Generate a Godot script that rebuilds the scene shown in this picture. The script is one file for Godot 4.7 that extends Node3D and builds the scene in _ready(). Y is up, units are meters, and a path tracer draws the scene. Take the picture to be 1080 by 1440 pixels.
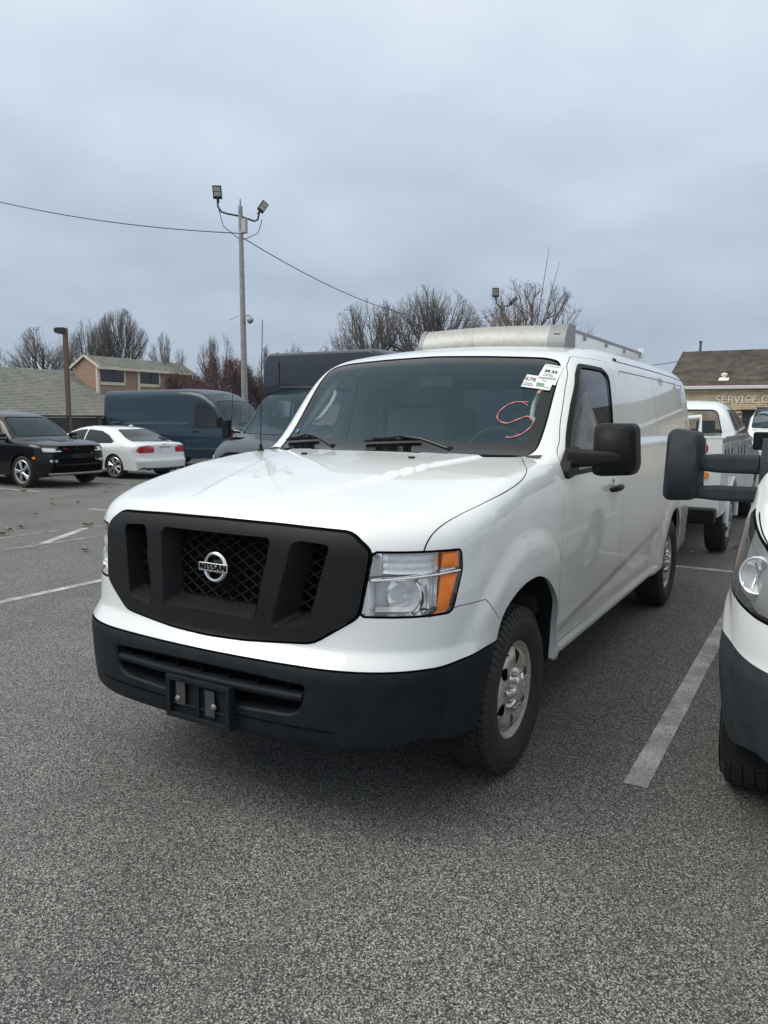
extends Node3D

const CAM_AT := Vector3(2.144, 1.63, 3.288)
const CAM_YAW := -0.527
const CAM_PITCH := 0.123
const CAM_ROLL := 0.007

func _ready() -> void:
	# ---- camera
	var cam := Camera3D.new()
	cam.name = "camera"
	cam.fov = 67.29
	cam.near = 0.05
	cam.far = 3000.0
	add_child(cam)
	var ahead := Vector3(sin(CAM_YAW) * cos(CAM_PITCH), -sin(CAM_PITCH), -cos(CAM_YAW) * cos(CAM_PITCH))
	var right := ahead.cross(Vector3.UP).normalized()
	var upward := right.cross(ahead)
	cam.transform = Transform3D(Basis(right * cos(CAM_ROLL) + upward * sin(CAM_ROLL), upward * cos(CAM_ROLL) - right * sin(CAM_ROLL), -ahead), CAM_AT)
	cam.current = true

	# ---- overcast sky
	var env := Environment.new()
	env.background_mode = Environment.BG_SKY
	var sky := Sky.new()
	var pano := PanoramaSkyMaterial.new()
	pano.panorama = overcast()
	sky.sky_material = pano
	env.sky = sky
	env.tonemap_mode = Environment.TONE_MAPPER_LINEAR
	env.tonemap_exposure = 1.38
	env.sdfgi_enabled = true
	env.ssao_enabled = true
	env.ssil_enabled = true
	env.fog_enabled = true
	env.fog_density = 0.0003
	env.fog_light_color = Color(0.72, 0.77, 0.84)
	var we := WorldEnvironment.new()
	we.name = "surroundings"
	we.environment = env
	add_child(we)

	# ---- the sun behind the cloud
	var sun := DirectionalLight3D.new()
	sun.name = "sun"
	sun.light_energy = 0.5
	sun.light_color = Color(1.0, 0.985, 0.94)
	sun.light_angular_distance = 40.0
	sun.shadow_enabled = true
	add_child(sun)
	sun.look_at_from_position(Vector3.ZERO, -Vector3(-0.45, 0.85, 0.5))

	make_materials()
	make_ground()
	make_buildings()
	make_trees()
	make_poles()
	make_far_vehicles()
	make_neighbour_van()
	make_cargo_van()
	make_leaves()


func overcast() -> ImageTexture:
	var w := 1024
	var h := 512
	var nz := FastNoiseLite.new()
	nz.seed = 11
	nz.noise_type = FastNoiseLite.TYPE_SIMPLEX_SMOOTH
	nz.frequency = 1.4
	nz.fractal_octaves = 5
	var im := Image.create(w, h, false, Image.FORMAT_RGBF)
	for j in h:
		var el := PI * (0.5 - (j + 0.5) / h)
		var s := maxf(sin(el), 0.0)
		for i in w:
			var az := TAU * i / w
			var d := Vector3(cos(el) * sin(az), sin(el), cos(el) * cos(az))
			var c := 0.0
			if el > -0.05:
				var k := 1.0 / (s + 0.18)
				c = nz.get_noise_3d(d.x * k, 3.0, d.z * k) * smoothstep(0.0, 0.12, s + 0.02)
			var lum := lerpf(0.375, 0.47, smoothstep(0.02, 0.45, s)) + 0.46 * pow(s, 2.0)
			lum *= 1.0 + 0.18 * c
			# greyer where the cloud is thin
			var tint := Color(0.845, 1.0, 1.205).lerp(Color(0.975, 1.0, 0.995), clampf((s - 0.25) * 1.5 + c * 0.35, 0.0, 1.0))
			im.set_pixel(i, j, Color(lum * tint.r, lum * tint.g, lum * tint.b))
	return ImageTexture.create_from_image(im)
# ---------------------------------------------------------------- geometry helpers
class Geo:
	var v := PackedVector3Array()
	var n := PackedVector3Array()
	var t := PackedInt32Array()

	func tri(a: Vector3, b: Vector3, c: Vector3, nn := Vector3.ZERO) -> void:
		var m := (c - a).cross(b - a).normalized()
		if m == Vector3.ZERO:
			return
		if nn != Vector3.ZERO and m.dot(nn) < 0.0:
			var s := b
			b = c
			c = s
			m = -m
		var i := v.size()
		v.append(a); v.append(b); v.append(c)
		n.append(m); n.append(m); n.append(m)
		t.append(i); t.append(i + 1); t.append(i + 2)

	func quad(a: Vector3, b: Vector3, c: Vector3, d: Vector3, nn := Vector3.ZERO) -> void:
		tri(a, b, c, nn)
		tri(a, c, d, nn)

	# one triangle with its own normals, wound to agree with them
	func tri_n(a: Vector3, b: Vector3, c: Vector3, na: Vector3, nb: Vector3, nc: Vector3) -> void:
		var i := v.size()
		v.append(a); v.append(b); v.append(c)
		n.append(na); n.append(nb); n.append(nc)
		if (c - a).cross(b - a).dot(na + nb + nc) >= 0.0:
			t.append(i); t.append(i + 1); t.append(i + 2)
		else:
			t.append(i); t.append(i + 2); t.append(i + 1)

	func quad_n(a: Vector3, b: Vector3, c: Vector3, d: Vector3, na: Vector3, nb: Vector3, nc: Vector3, nd: Vector3) -> void:
		tri_n(a, b, c, na, nb, nc)
		tri_n(a, c, d, na, nc, nd)

	func join(g: Geo, x := Transform3D()) -> void:
		var o := v.size()
		var flip := x.basis.determinant() < 0.0
		for i in g.v.size():
			v.append(x * g.v[i])
			n.append((x.basis * g.n[i]).normalized())
		for i in range(0, g.t.size(), 3):
			t.append(g.t[i] + o)
			t.append(g.t[i + (2 if flip else 1)] + o)
			t.append(g.t[i + (1 if flip else 2)] + o)

	# chamfered box whose normals run round the edges
	func box(c: Vector3, s: Vector3, r := 0.0, b := Basis()) -> void:
		var h := s * 0.5
		r = minf(r, minf(h.x, minf(h.y, h.z)) * 0.98)
		if r <= 0.0:
			for ax in 3:
				for sg: float in [-1.0, 1.0]:
					var u := (ax + 1) % 3
					var w := (ax + 2) % 3
					var p: Array[Vector3] = []
					for k in [[-1, -1], [1, -1], [1, 1], [-1, 1]]:
						var q := Vector3.ZERO
						q[ax] = h[ax] * sg
						q[u] = h[u] * k[0]
						q[w] = h[w] * k[1]
						p.append(c + b * q)
					var nn := Vector3.ZERO
					nn[ax] = sg
					quad(p[0], p[1], p[2], p[3], b * nn)
			return
		var k := r * 0.6
		var P := func(ax: int, sx: float, sy: float, sz: float) -> Vector3:
			var q := Vector3(sx * (h.x - k), sy * (h.y - k), sz * (h.z - k))
			q[ax] += signf(q[ax]) * k
			return c + b * q
		var A := [Vector3.RIGHT, Vector3.UP, Vector3.BACK]
		for ax in 3:
			var u := (ax + 1) % 3
			var w := (ax + 2) % 3
			for sg: float in [-1.0, 1.0]:
				var p: Array[Vector3] = []
				for e in [[-1, -1], [1, -1], [1, 1], [-1, 1]]:
					var s3 := Vector3.ONE
					s3[ax] = sg
					s3[u] = e[0]
					s3[w] = e[1]
					p.append(P.call(ax, s3.x, s3.y, s3.z))
				var nn: Vector3 = b * (A[ax] * sg)
				quad_n(p[0], p[1], p[2], p[3], nn, nn, nn, nn)
			for su in [-1.0, 1.0]:
				for sw in [-1.0, 1.0]:
					var e0 := Vector3.ONE
					e0[u] = su
					e0[w] = sw
					var e1 := e0
					e0[ax] = -1.0
					e1[ax] = 1.0
					var nu: Vector3 = b * (A[u] * su)
					var nw: Vector3 = b * (A[w] * sw)
					quad_n(P.call(u, e0.x, e0.y, e0.z), P.call(u, e1.x, e1.y, e1.z), P.call(w, e1.x, e1.y, e1.z), P.call(w, e0.x, e0.y, e0.z), nu, nu, nw, nw)
		for sx in [-1.0, 1.0]:
			for sy in [-1.0, 1.0]:
				for sz in [-1.0, 1.0]:
					tri_n(P.call(0, sx, sy, sz), P.call(1, sx, sy, sz), P.call(2, sx, sy, sz), b * Vector3(sx, 0, 0), b * Vector3(0, sy, 0), b * Vector3(0, 0, sz))

	# round bar along a path; radii one number or one for each point
	func tube(path: Array, rad, sides := 8, caps := true) -> void:
		var rings := []
		var norms := []
		var up := Vector3.UP
		for i in path.size():
			var d: Vector3 = (path[mini(i + 1, path.size() - 1)] - path[maxi(i - 1, 0)]).normalized()
			if absf(d.dot(up)) > 0.95:
				up = Vector3.RIGHT if absf(d.x) < 0.9 else Vector3.BACK
			var a := d.cross(up).normalized()
			var c := a.cross(d)
			up = c
			var r: float = rad[i] if rad is Array else rad
			var ring: Array[Vector3] = []
			var nor: Array[Vector3] = []
			for k in sides:
				var o := a * cos(TAU * k / sides) + c * sin(TAU * k / sides)
				ring.append(path[i] + o * r)
				nor.append(o)
			rings.append(ring)
			norms.append(nor)
		for i in path.size() - 1:
			for k in sides:
				var j := (k + 1) % sides
				quad_n(rings[i][k], rings[i][j], rings[i + 1][j], rings[i + 1][k], norms[i][k], norms[i][j], norms[i + 1][j], norms[i + 1][k])
		if caps:
			for e in [0, path.size() - 1]:
				var out: Vector3 = (path[e] - path[1 if e == 0 else e - 1]).normalized()
				for k in sides:
					tri(path[e], rings[e][k], rings[e][(k + 1) % sides], out)

	# profile of (radius, along) turned round the axis; corners sharper than 40 degrees stay sharp
	func lathe(prof: Array, seg := 32, x := Transform3D()) -> void:   # axis = local x
		var m := prof.size() - 1
		var dn: Array[Vector2] = []
		for i in m:
			var d: Vector2 = prof[i + 1] - prof[i]
			dn.append(Vector2(-d.y, d.x).normalized())   # (radial, axial) left normal, sign fixed below
		for i in m:
			var n0 := dn[i]
			var n1 := dn[i]
			if i > 0 and dn[i - 1].dot(dn[i]) > 0.76:
				n0 = (dn[i] + dn[i - 1]).normalized()
			if i < m - 1 and dn[i + 1].dot(dn[i]) > 0.76:
				n1 = (dn[i] + dn[i + 1]).normalized()
			for k in seg:
				var a := TAU * k / seg
				var b := TAU * (k + 1) / seg
				var q := [P(prof[i], a), P(prof[i], b), P(prof[i + 1], b), P(prof[i + 1], a)]
				var nn := [P(n0, a), P(n0, b), P(n1, b), P(n1, a)]
				if prof[i].x < 1e-6:
					tri_n(x * q[0], x * q[2], x * q[3], x.basis * nn[0], x.basis * nn[2], x.basis * nn[3])
				elif prof[i + 1].x < 1e-6:
					tri_n(x * q[0], x * q[1], x * q[2], x.basis * nn[0], x.basis * nn[1], x.basis * nn[2])
				else:
					quad_n(x * q[0], x * q[1], x * q[2], x * q[3], x.basis * nn[0], x.basis * nn[1], x.basis * nn[2], x.basis * nn[3])

	static func P(p: Vector2, a: float) -> Vector3:
		return Vector3(p.y, p.x * cos(a), p.x * sin(a))

	# outline in the plane of axes a, b pushed along d (both ends closed)
	func prism(poly: PackedVector2Array, o: Vector3, a: Vector3, b: Vector3, d: Vector3, caps := 3) -> void:
		var ix := Geometry2D.triangulate_polygon(poly)
		var c2 := Vector2.ZERO
		for p in poly:
			c2 += p / poly.size()
		for i in range(0, ix.size(), 3):
			for e in 2:
				if caps & (1 << e):
					var of := o + d * e
					tri(of + a * poly[ix[i]].x + b * poly[ix[i]].y, of + a * poly[ix[i + 1]].x + b * poly[ix[i + 1]].y, of + a * poly[ix[i + 2]].x + b * poly[ix[i + 2]].y, d * (e * 2 - 1))
		var cw := Geometry2D.is_polygon_clockwise(poly)
		for i in poly.size():
			var p := poly[i]
			var q := poly[(i + 1) % poly.size()]
			var en := (q - p).orthogonal() * (1.0 if cw else -1.0)
			var p3 := o + a * p.x + b * p.y
			var q3 := o + a * q.x + b * q.y
			quad(p3, q3, q3 + d, p3 + d, a * en.x + b * en.y)

	# sheet through rows of points, smooth
	func grid(rows: Array, toward := Vector3.ZERO, closed := false) -> void:
		var h := rows.size()
		var w: int = rows[0].size()
		var nn := []
		for i in h:
			var r: Array[Vector3] = []
			for j in w:
				var jl := (j - 1 + w) % w if closed else maxi(j - 1, 0)
				var jr := (j + 1) % w if closed else mini(j + 1, w - 1)
				var m: Vector3 = (rows[mini(i + 1, h - 1)][j] - rows[maxi(i - 1, 0)][j]).cross(rows[i][jr] - rows[i][jl]).normalized()
				if toward != Vector3.ZERO and m.dot(toward) < 0.0:
					m = -m
				r.append(m)
			nn.append(r)
		for i in h - 1:
			for j in (w if closed else w - 1):
				var k := (j + 1) % w
				quad_n(rows[i][j], rows[i][k], rows[i + 1][k], rows[i + 1][j], nn[i][j], nn[i][k], nn[i + 1][k], nn[i + 1][j])

	# points moved against their normals
	func shifted(by: float) -> Geo:
		var g := Geo.new()
		g.t = t.duplicate()
		g.n = n.duplicate()
		g.v = v.duplicate()
		for i in g.v.size():
			g.v[i] -= g.n[i] * by
		return g

	func half(sg: float) -> Geo:
		return parted(func(p: Vector3) -> float: return -p.x * sg)[0]

	# [where f < 0, where f >= 0]; triangles that the edge crosses are cut along it
	func parted(f: Callable) -> Array:
		var d := PackedFloat32Array()
		d.resize(v.size())
		var any := false
		for i in v.size():
			d[i] = f.call(v[i])
			any = any or d[i] < 0.0
		var res := [Geo.new(), Geo.new()]
		if not any:
			res[1].v = v
			res[1].n = n
			res[1].t = t
			return res
		var maps := [PackedInt32Array(), PackedInt32Array()]
		for s in 2:
			maps[s].resize(v.size())
			maps[s].fill(-1)
		var edges := [{}, {}]
		for i in range(0, t.size(), 3):
			var s0 := 0 if d[t[i]] < 0.0 else 1
			var s1 := 0 if d[t[i + 1]] < 0.0 else 1
			var s2 := 0 if d[t[i + 2]] < 0.0 else 1
			if s0 == s1 and s1 == s2:
				var g: Geo = res[s0]
				for k in 3:
					var a := t[i + k]
					var m: int = maps[s0][a]
					if m < 0:
						m = g.v.size()
						maps[s0][a] = m
						g.v.append(v[a])
						g.n.append(n[a])
					g.t.append(m)
				continue
			for s in 2:
				var poly := PackedInt32Array()
				var g: Geo = res[s]
				for k in 3:
					var a := t[i + k]
					var b := t[i + (k + 1) % 3]
					var ia := 0 if d[a] < 0.0 else 1
					var ib := 0 if d[b] < 0.0 else 1
					if ia == s:
						var m: int = maps[s][a]
						if m < 0:
							m = g.v.size()
							maps[s][a] = m
							g.v.append(v[a])
							g.n.append(n[a])
						poly.append(m)
					if ia != ib:
						var key := mini(a, b) * 4000000 + maxi(a, b)
						var m2: int = edges[s].get(key, -1)
						if m2 < 0:
							var u := d[a] / (d[a] - d[b])
							m2 = g.v.size()
							edges[s][key] = m2
							g.v.append(v[a].lerp(v[b], u))
							g.n.append(n[a].lerp(n[b], u).normalized())
						poly.append(m2)
				for k in range(1, poly.size() - 1):
					g.t.append(poly[0])
					g.t.append(poly[k])
					g.t.append(poly[k + 1])
		return res


# smooth curve through points, looked up from an even table
class Tab:
	var x0 := 0.0
	var k := 1.0
	var a := PackedFloat32Array()

	func _init(pts: Array, m := 256) -> void:
		var c := pts.size()
		var h := []
		var dl := []
		for i in c - 1:
			h.append(pts[i + 1].x - pts[i].x)
			dl.append((pts[i + 1].y - pts[i].y) / h[i])
		var sl := [dl[0]]
		for i in range(1, c - 1):
			sl.append(2.0 * dl[i - 1] * dl[i] / (dl[i - 1] + dl[i]) if dl[i - 1] * dl[i] > 0.0 else 0.0)
		sl.append(dl[c - 2])
		x0 = pts[0].x
		k = (m - 1) / (pts[c - 1].x - x0)
		var j := 0
		for i in m:
			var x := x0 + i / k
			while j < c - 2 and x > pts[j + 1].x:
				j += 1
			var u: float = clampf((x - pts[j].x) / h[j], 0.0, 1.0)
			a.append((2 * u ** 3 - 3 * u * u + 1) * pts[j].y + (u ** 3 - 2 * u * u + u) * h[j] * sl[j] + (3 * u * u - 2 * u ** 3) * pts[j + 1].y + (u ** 3 - u * u) * h[j] * sl[j + 1])

	func at(x: float) -> float:
		var u := clampf((x - x0) * k, 0.0, a.size() - 1.001)
		var i := int(u)
		return lerpf(a[i], a[i + 1], u - i)


static func smax(a: float, b: float, k: float) -> float:
	var h := maxf(k - absf(a - b), 0.0)
	return maxf(a, b) + h * h * 0.25 / k


static func lin(x: float, a: float, b: float, p: float, q: float) -> float:
	return lerpf(p, q, clampf((x - a) / (b - a), 0.0, 1.0))


# distance to a closed outline (negative inside)
static func psd(p: Vector2, q: PackedVector2Array) -> float:
	var d := INF
	var s := 1.0
	var j := q.size() - 1
	for i in q.size():
		var e := q[j] - q[i]
		var w := p - q[i]
		var b := w - e * clampf(w.dot(e) / e.dot(e), 0.0, 1.0)
		d = minf(d, b.length_squared())
		var c1 := p.y >= q[i].y
		var c2 := p.y < q[j].y
		var c3 := e.x * w.y > e.y * w.x
		if (c1 and c2 and c3) or (not c1 and not c2 and not c3):
			s = -s
		j = i
	return s * sqrt(d)


static func pld(p: Vector2, q: PackedVector2Array) -> float:
	var d := INF
	for i in q.size() - 1:
		var e := q[i + 1] - q[i]
		var w := p - q[i]
		d = minf(d, (w - e * clampf(w.dot(e) / e.dot(e), 0.0, 1.0)).length_squared())
	return sqrt(d)


# corners of an outline rounded by r
static func rounded(q: PackedVector2Array, r: float, steps := 4) -> PackedVector2Array:
	var o := PackedVector2Array()
	for i in q.size():
		var a := q[(i - 1 + q.size()) % q.size()]
		var b := q[i]
		var c := q[(i + 1) % q.size()]
		var l := minf(r, minf(a.distance_to(b), b.distance_to(c)) * 0.45)
		var p0 := b + (a - b).normalized() * l
		var p1 := b + (c - b).normalized() * l
		for k in steps + 1:
			var u := float(k) / steps
			o.append(p0.lerp(b, u).lerp(b.lerp(p1, u), u))
	return o


static func V(l: Array) -> PackedVector2Array:   # [x, y, x, y ...]
	var o := PackedVector2Array()
	for i in range(0, l.size(), 2):
		o.append(Vector2(l[i], l[i + 1]))
	return o


# how a point is looked at by an outline: 0 from the side (z, y), 1 from the front (x, y), 2 from above (x, z), 3 round the front corner (|x| - z, y), 4 from the front with |x|
static func flat(p: Vector3, how: int) -> Vector2:
	match how:
		0: return Vector2(p.z, p.y)
		1: return Vector2(p.x, p.y)
		2: return Vector2(p.x, p.z)
		3: return Vector2(absf(p.x) - p.z, p.y)
		5: return Vector2(absf(p.x) + p.z, p.y)
	return Vector2(absf(p.x), p.y)


# a skin of sheet metal: a closed form f(p) < 0 drawn from rays that leave a core inside it
class Form:
	func f(_x: float, _y: float, _z: float) -> float:
		return 0.0

	func root(c: Vector3, q: Vector3) -> Vector3:
		var a := 0.0
		var b := 1.0
		var fa := f(c.x, c.y, c.z)
		var fb := f(q.x, q.y, q.z)
		if fb <= 0.0:
			return q
		var d := q - c
		var side := 0
		for i in 9:
			var m := (a * fb - b * fa) / (fb - fa)
			var p := c + d * m
			var fm := f(p.x, p.y, p.z)
			if absf(fm) < 0.0003:
				return p
			if fm > 0.0:
				b = m
				fb = fm
				if side == 1:
					fa *= 0.5
				side = 1
			else:
				a = m
				fa = fm
				if side == -1:
					fb *= 0.5
				side = -1
		return c + d * ((a * fb - b * fa) / (fb - fa))

	func normal(p: Vector3) -> Vector3:
		var e := 0.004
		return Vector3(f(p.x + e, p.y, p.z) - f(p.x - e, p.y, p.z), f(p.x, p.y + e, p.z) - f(p.x, p.y - e, p.z), f(p.x, p.y, p.z + e) - f(p.x, p.y, p.z - e)).normalized()

	func skin(xs: Array, ys: Array, zs: Array, core: AABB) -> Geo:
		var g := Geo.new()
		var lists := [xs, ys, zs]
		for ax in 3:
			var u := (ax + 1) % 3
			var w := (ax + 2) % 3
			for end in 2:
				if ax == 1 and end == 0:
					continue
				var base := g.v.size()
				var nu: int = lists[u].size()
				var nw: int = lists[w].size()
				for i in nu:
					for j in nw:
						var q := Vector3.ZERO
						q[ax] = lists[ax][0] if end == 0 else lists[ax][-1]
						q[u] = lists[u][i]
						q[w] = lists[w][j]
						var p := root(q.clamp(core.position, core.end), q)
						g.v.append(p)
						g.n.append(normal(p))
				for i in nu - 1:
					for j in nw - 1:
						var k := base + i * nw + j
						for tr in [[k, k + nw, k + nw + 1], [k, k + nw + 1, k + 1]]:
							var a: int = tr[0]
							var b: int = tr[1]
							var c: int = tr[2]
							if (g.v[c] - g.v[a]).cross(g.v[b] - g.v[a]).dot(g.n[a] + g.n[b] + g.n[c]) < 0.0:
								var s := b
								b = c
								c = s
							g.t.append(a); g.t.append(b); g.t.append(c)
		return g

	func zat(x: float, y: float) -> float:
		return root(Vector3(x, y, 0.2), Vector3(x, y, 1.5)).z

	func xat(y: float, z: float) -> float:
		return root(Vector3(0.2, y, z), Vector3(1.5, y, z)).x

	func yat(x: float, z: float) -> float:
		return root(Vector3(x, 0.8, z), Vector3(x, 4.0, z)).y


# a van or truck cab: one body, its side, roof and nose each a curve
class VanForm extends Form:
	var W: Tab
	var T: Tab
	var N: Tab
	var rear := -5.06
	var low := 0.385
	var sweep := 0.12
	var corner := 0.45
	var glass := [-1.3, -0.9, -0.3, 0.1]
	var bow := 0.24
	var roof_edge := 0.16
	var taper := 0.013
	var taper_from := 2.6

	func f(x: float, y: float, z: float) -> float:
		x = absf(x)
		var x2 := x * x
		var sh := 0.0
		if z < glass[1]:
			sh = lin2(z, glass[0], glass[1], bow * 0.4, bow * 0.67)
		elif z < glass[2]:
			sh = lin2(z, glass[1], glass[2], bow * 0.67, bow)
		else:
			sh = lin2(z, glass[2], glass[3], bow, 0.0)
		var cr := lin2(z, glass[1], glass[2], 0.03, 0.0) if z < glass[2] else lin2(z, glass[2], 0.9, 0.0, 0.08)
		if z < glass[1]:
			cr = lin2(z, glass[0], glass[1], 0.06, 0.03)
		var top := T.at(z + sh * x2) - cr * x2 + lift(x, z)
		var tp := maxf(-z - taper_from, 0.0)
		var a := x - W.at(y) + taper * tp * tp - bulge(y, z)
		var d := a
		var c := z - N.at(y) + sweep * x2
		d = sm(a, c, lin2(y, 0.6, 1.2, corner + 0.04, corner))
		d = sm(d, (y - top) * 0.85, lin2(z, glass[0] + 0.1, glass[2] - 0.1, roof_edge, 0.10))
		d = sm(d, rear - z + 0.1 * x2, 0.15)
		return sm(d, low - y, 0.04)

	static func sm(a: float, b: float, k: float) -> float:
		var h := maxf(k - absf(a - b), 0.0)
		return maxf(a, b) + h * h * 0.25 / k

	static func lin2(x: float, a: float, b: float, p: float, q: float) -> float:
		return lerpf(p, q, clampf((x - a) / (b - a), 0.0, 1.0))

	func bulge(_y: float, _z: float) -> float:
		return 0.0

	func lift(_x: float, _z: float) -> float:
		return 0.0


# a car: a lower body and a cabin on it
class CarForm extends VanForm:
	var CW: Tab      # half width of the cabin over the height
	var CT: Tab      # top of the cabin over the length
	var RT: Tab      # how far the tail reaches, over the height

	func f(x: float, y: float, z: float) -> float:
		x = absf(x)
		var x2 := x * x
		var tp := maxf(absf(z - taper_from) - 1.2, 0.0)
		var a := x - W.at(y) + taper * tp * tp - bulge(y, z)
		var d := sm(a, z - N.at(y) + sweep * x2, corner)
		d = sm(d, RT.at(y) - z + sweep * 0.8 * x2, corner * 0.7)
		d = sm(d, (y - T.at(z) + 0.05 * x2 - lift(x, z)) * 0.9, 0.10)
		var e := sm(x - CW.at(y), (y - CT.at(z + bow * x2 * signf(z - taper_from)) + 0.04 * x2) * 0.8, 0.13)
		var h := maxf(0.05 - absf(d - e), 0.0)
		d = minf(d, e) - h * h * 5.0
		return sm(d, low - y, 0.05)


static func steps(a: float, b: float, s: float) -> Array:
	var m := maxi(1, int(round(absf(b - a) / s)))
	var o := []
	for i in m + 1:
		o.append(lerpf(a, b, float(i) / m))
	return o


static func chain(parts: Array) -> Array:   # [a, step, b, step, c ...]
	var o := []
	for i in range(0, parts.size() - 2, 2):
		var s := steps(parts[i], parts[i + 2], parts[i + 1])
		if i > 0:
			s.remove_at(0)
		o.append_array(s)
	return o


# takes an outline out of a skin: returns what lay inside; the joint (half width gap) goes to seams
func take(body: Geo, how: int, poly: PackedVector2Array, gap: float, seams: Geo, where: Callable, r := 0.0) -> Geo:
	var lo := Vector2(INF, INF)
	var hi := -lo
	for p in poly:
		lo = lo.min(p)
		hi = hi.max(p)
	lo -= Vector2(r + gap, r + gap) * 3.0
	hi += Vector2(r + gap, r + gap) * 3.0
	var dist := func(p: Vector3) -> float:
		var q := flat(p, how)
		var out := maxf(maxf(lo.x - q.x, q.x - hi.x), maxf(lo.y - q.y, q.y - hi.y))
		if out > 0.08 or not where.call(p):
			return maxf(out, 0.08)
		return psd(q, poly) - r
	var a := body.parted(func(p: Vector3) -> float: return dist.call(p) - gap)
	body.v = a[1].v
	body.n = a[1].n
	body.t = a[1].t
	if gap <= 0.0 or seams == null:
		return a[0]
	var b: Array = a[0].parted(func(p: Vector3) -> float: return dist.call(p) + gap)
	seams.join(b[1].shifted(0.004))
	return b[0]


# a narrow joint along an open line
func seam(body: Geo, how: int, line: PackedVector2Array, gap: float, seams: Geo, where: Callable) -> void:
	var lo := Vector2(INF, INF)
	var hi := -lo
	for p in line:
		lo = lo.min(p)
		hi = hi.max(p)
	var near := body.parted(func(p: Vector3) -> float:
		var q := flat(p, how)
		var out := maxf(maxf(lo.x - q.x, q.x - hi.x), maxf(lo.y - q.y, q.y - hi.y)) - .06
		return out if where.call(p) else maxf(out, .01))
	# signed distance to the line, and how far past its ends a point lies
	var side := func(p: Vector3) -> Vector2:
		var q := flat(p, how)
		var best := INF
		var sd := 0.0
		var past := 0.0
		for i in line.size() - 1:
			var e := line[i + 1] - line[i]
			var w := q - line[i]
			var u := w.dot(e) / e.dot(e)
			var d := (w - e * clampf(u, 0.0, 1.0)).length()
			if d < best:
				best = d
				var l := e.length()
				sd = e.cross(w) / l
				past = maxf(-u if i == 0 else -1.0, u - 1.0 if i == line.size() - 2 else -1.0) * l
		return Vector2(sd, past)
	var a: Array = near[0].parted(func(p: Vector3) -> float: return side.call(p).x + gap)
	var b: Array = a[1].parted(func(p: Vector3) -> float: return side.call(p).x - gap)
	var c: Array = b[0].parted(func(p: Vector3) -> float: return side.call(p).y)
	seams.join(c[0].shifted(0.003))
	var rest: Geo = near[1]
	for g in [a[0], b[1], c[1]]:
		if not g.t.is_empty():
			rest.join(g)
	body.v = rest.v
	body.n = rest.n
	body.t = rest.t


# ---------------------------------------------------------------- nodes
var taken := {}

func numbered(called: String) -> String:
	taken[called] = taken.get(called, -1) + 1
	return called if taken[called] == 0 else "%s_%03d" % [called, taken[called]]


func put(g: Geo, called: String, mat: Material, parent: Node3D, label := "") -> MeshInstance3D:
	if g.t.is_empty():
		return null
	var arr := []
	arr.resize(Mesh.ARRAY_MAX)
	arr[Mesh.ARRAY_VERTEX] = g.v
	arr[Mesh.ARRAY_NORMAL] = g.n
	arr[Mesh.ARRAY_INDEX] = g.t
	var am := ArrayMesh.new()
	am.add_surface_from_arrays(Mesh.PRIMITIVE_TRIANGLES, arr)
	am.surface_set_material(0, mat)
	return put_mesh(am, called, parent, label)


func put_mesh(am: Mesh, called: String, parent: Node3D, label := "") -> MeshInstance3D:
	var o := MeshInstance3D.new()
	o.mesh = am
	o.name = part_name(called, parent)
	parent.add_child(o, true)
	if label:
		o.set_meta("label", label)
	return o


func part_name(called: String, parent: Node) -> String:
	if parent == self:
		return numbered(called)
	var key := str(parent.get_instance_id()) + called
	taken[key] = taken.get(key, -1) + 1
	return called if taken[key] == 0 else "%s_%03d" % [called, taken[key]]


func thing(called: String, label: String, category: String, at := Vector3.ZERO, turn := 0.0, group := "") -> Node3D:
	var o := Node3D.new()
	o.name = numbered(called)
	add_child(o)
	o.position = at
	o.rotation.y = turn
	tag(o, label, category, group)
	return o


func tag(o: Node, label: String, category: String, group := "") -> void:
	o.set_meta("label", label)
	o.set_meta("category", category)
	if group:
		o.set_meta("group", group)


func structure(g: Geo, called: String, mat: Material) -> MeshInstance3D:
	var o := put(g, called, mat, self)
	o.set_meta("kind", "structure")
	return o


func lettering(txt: String, height: float, depth: float, mat: Material, parent: Node3D, called: String, x: Transform3D, bold := 700) -> MeshInstance3D:
	var fnt := SystemFont.new()
	fnt.font_names = PackedStringArray(["Droid Sans"])
	fnt.font_weight = bold
	var tm := TextMesh.new()
	tm.font = fnt
	tm.text = txt
	tm.font_size = 64
	tm.pixel_size = height / 46.0
	tm.depth = depth
	tm.curve_step = 1.0
	tm.material = mat
	var o := put_mesh(tm, called, parent)
	o.transform = x
	return o


# ---------------------------------------------------------------- materials
var M := {}

func lc(r: float, g := -1.0, b := -1.0) -> Color:   # a real-world (linear) base colour
	return Color(r, r if g < 0 else g, r if b < 0 else b).linear_to_srgb()


func std(called: String, c: Color, rough := 0.6, metal := 0.0) -> StandardMaterial3D:
	var m := StandardMaterial3D.new()
	m.resource_name = called
	m.albedo_color = c
	m.roughness = rough
	m.metallic = metal
	M[called] = m
	return m


func paint(called: String, c: Color, rough := 0.35) -> StandardMaterial3D:
	var m := std(called, c, rough)
	m.clearcoat_enabled = true
	m.clearcoat = 1.0
	m.clearcoat_roughness = 0.04
	return m


func pane(called: String, c: Color, a: float) -> StandardMaterial3D:
	var m := std(called, Color(c, a), 0.0)
	m.transparency = BaseMaterial3D.TRANSPARENCY_ALPHA
	return m


func noise(freq: float, octaves := 4, kind := FastNoiseLite.TYPE_SIMPLEX_SMOOTH, sd := 1) -> FastNoiseLite:
	var z := FastNoiseLite.new()
	z.noise_type = kind
	z.frequency = freq
	z.seed = sd
	z.fractal_octaves = octaves
	return z


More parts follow.
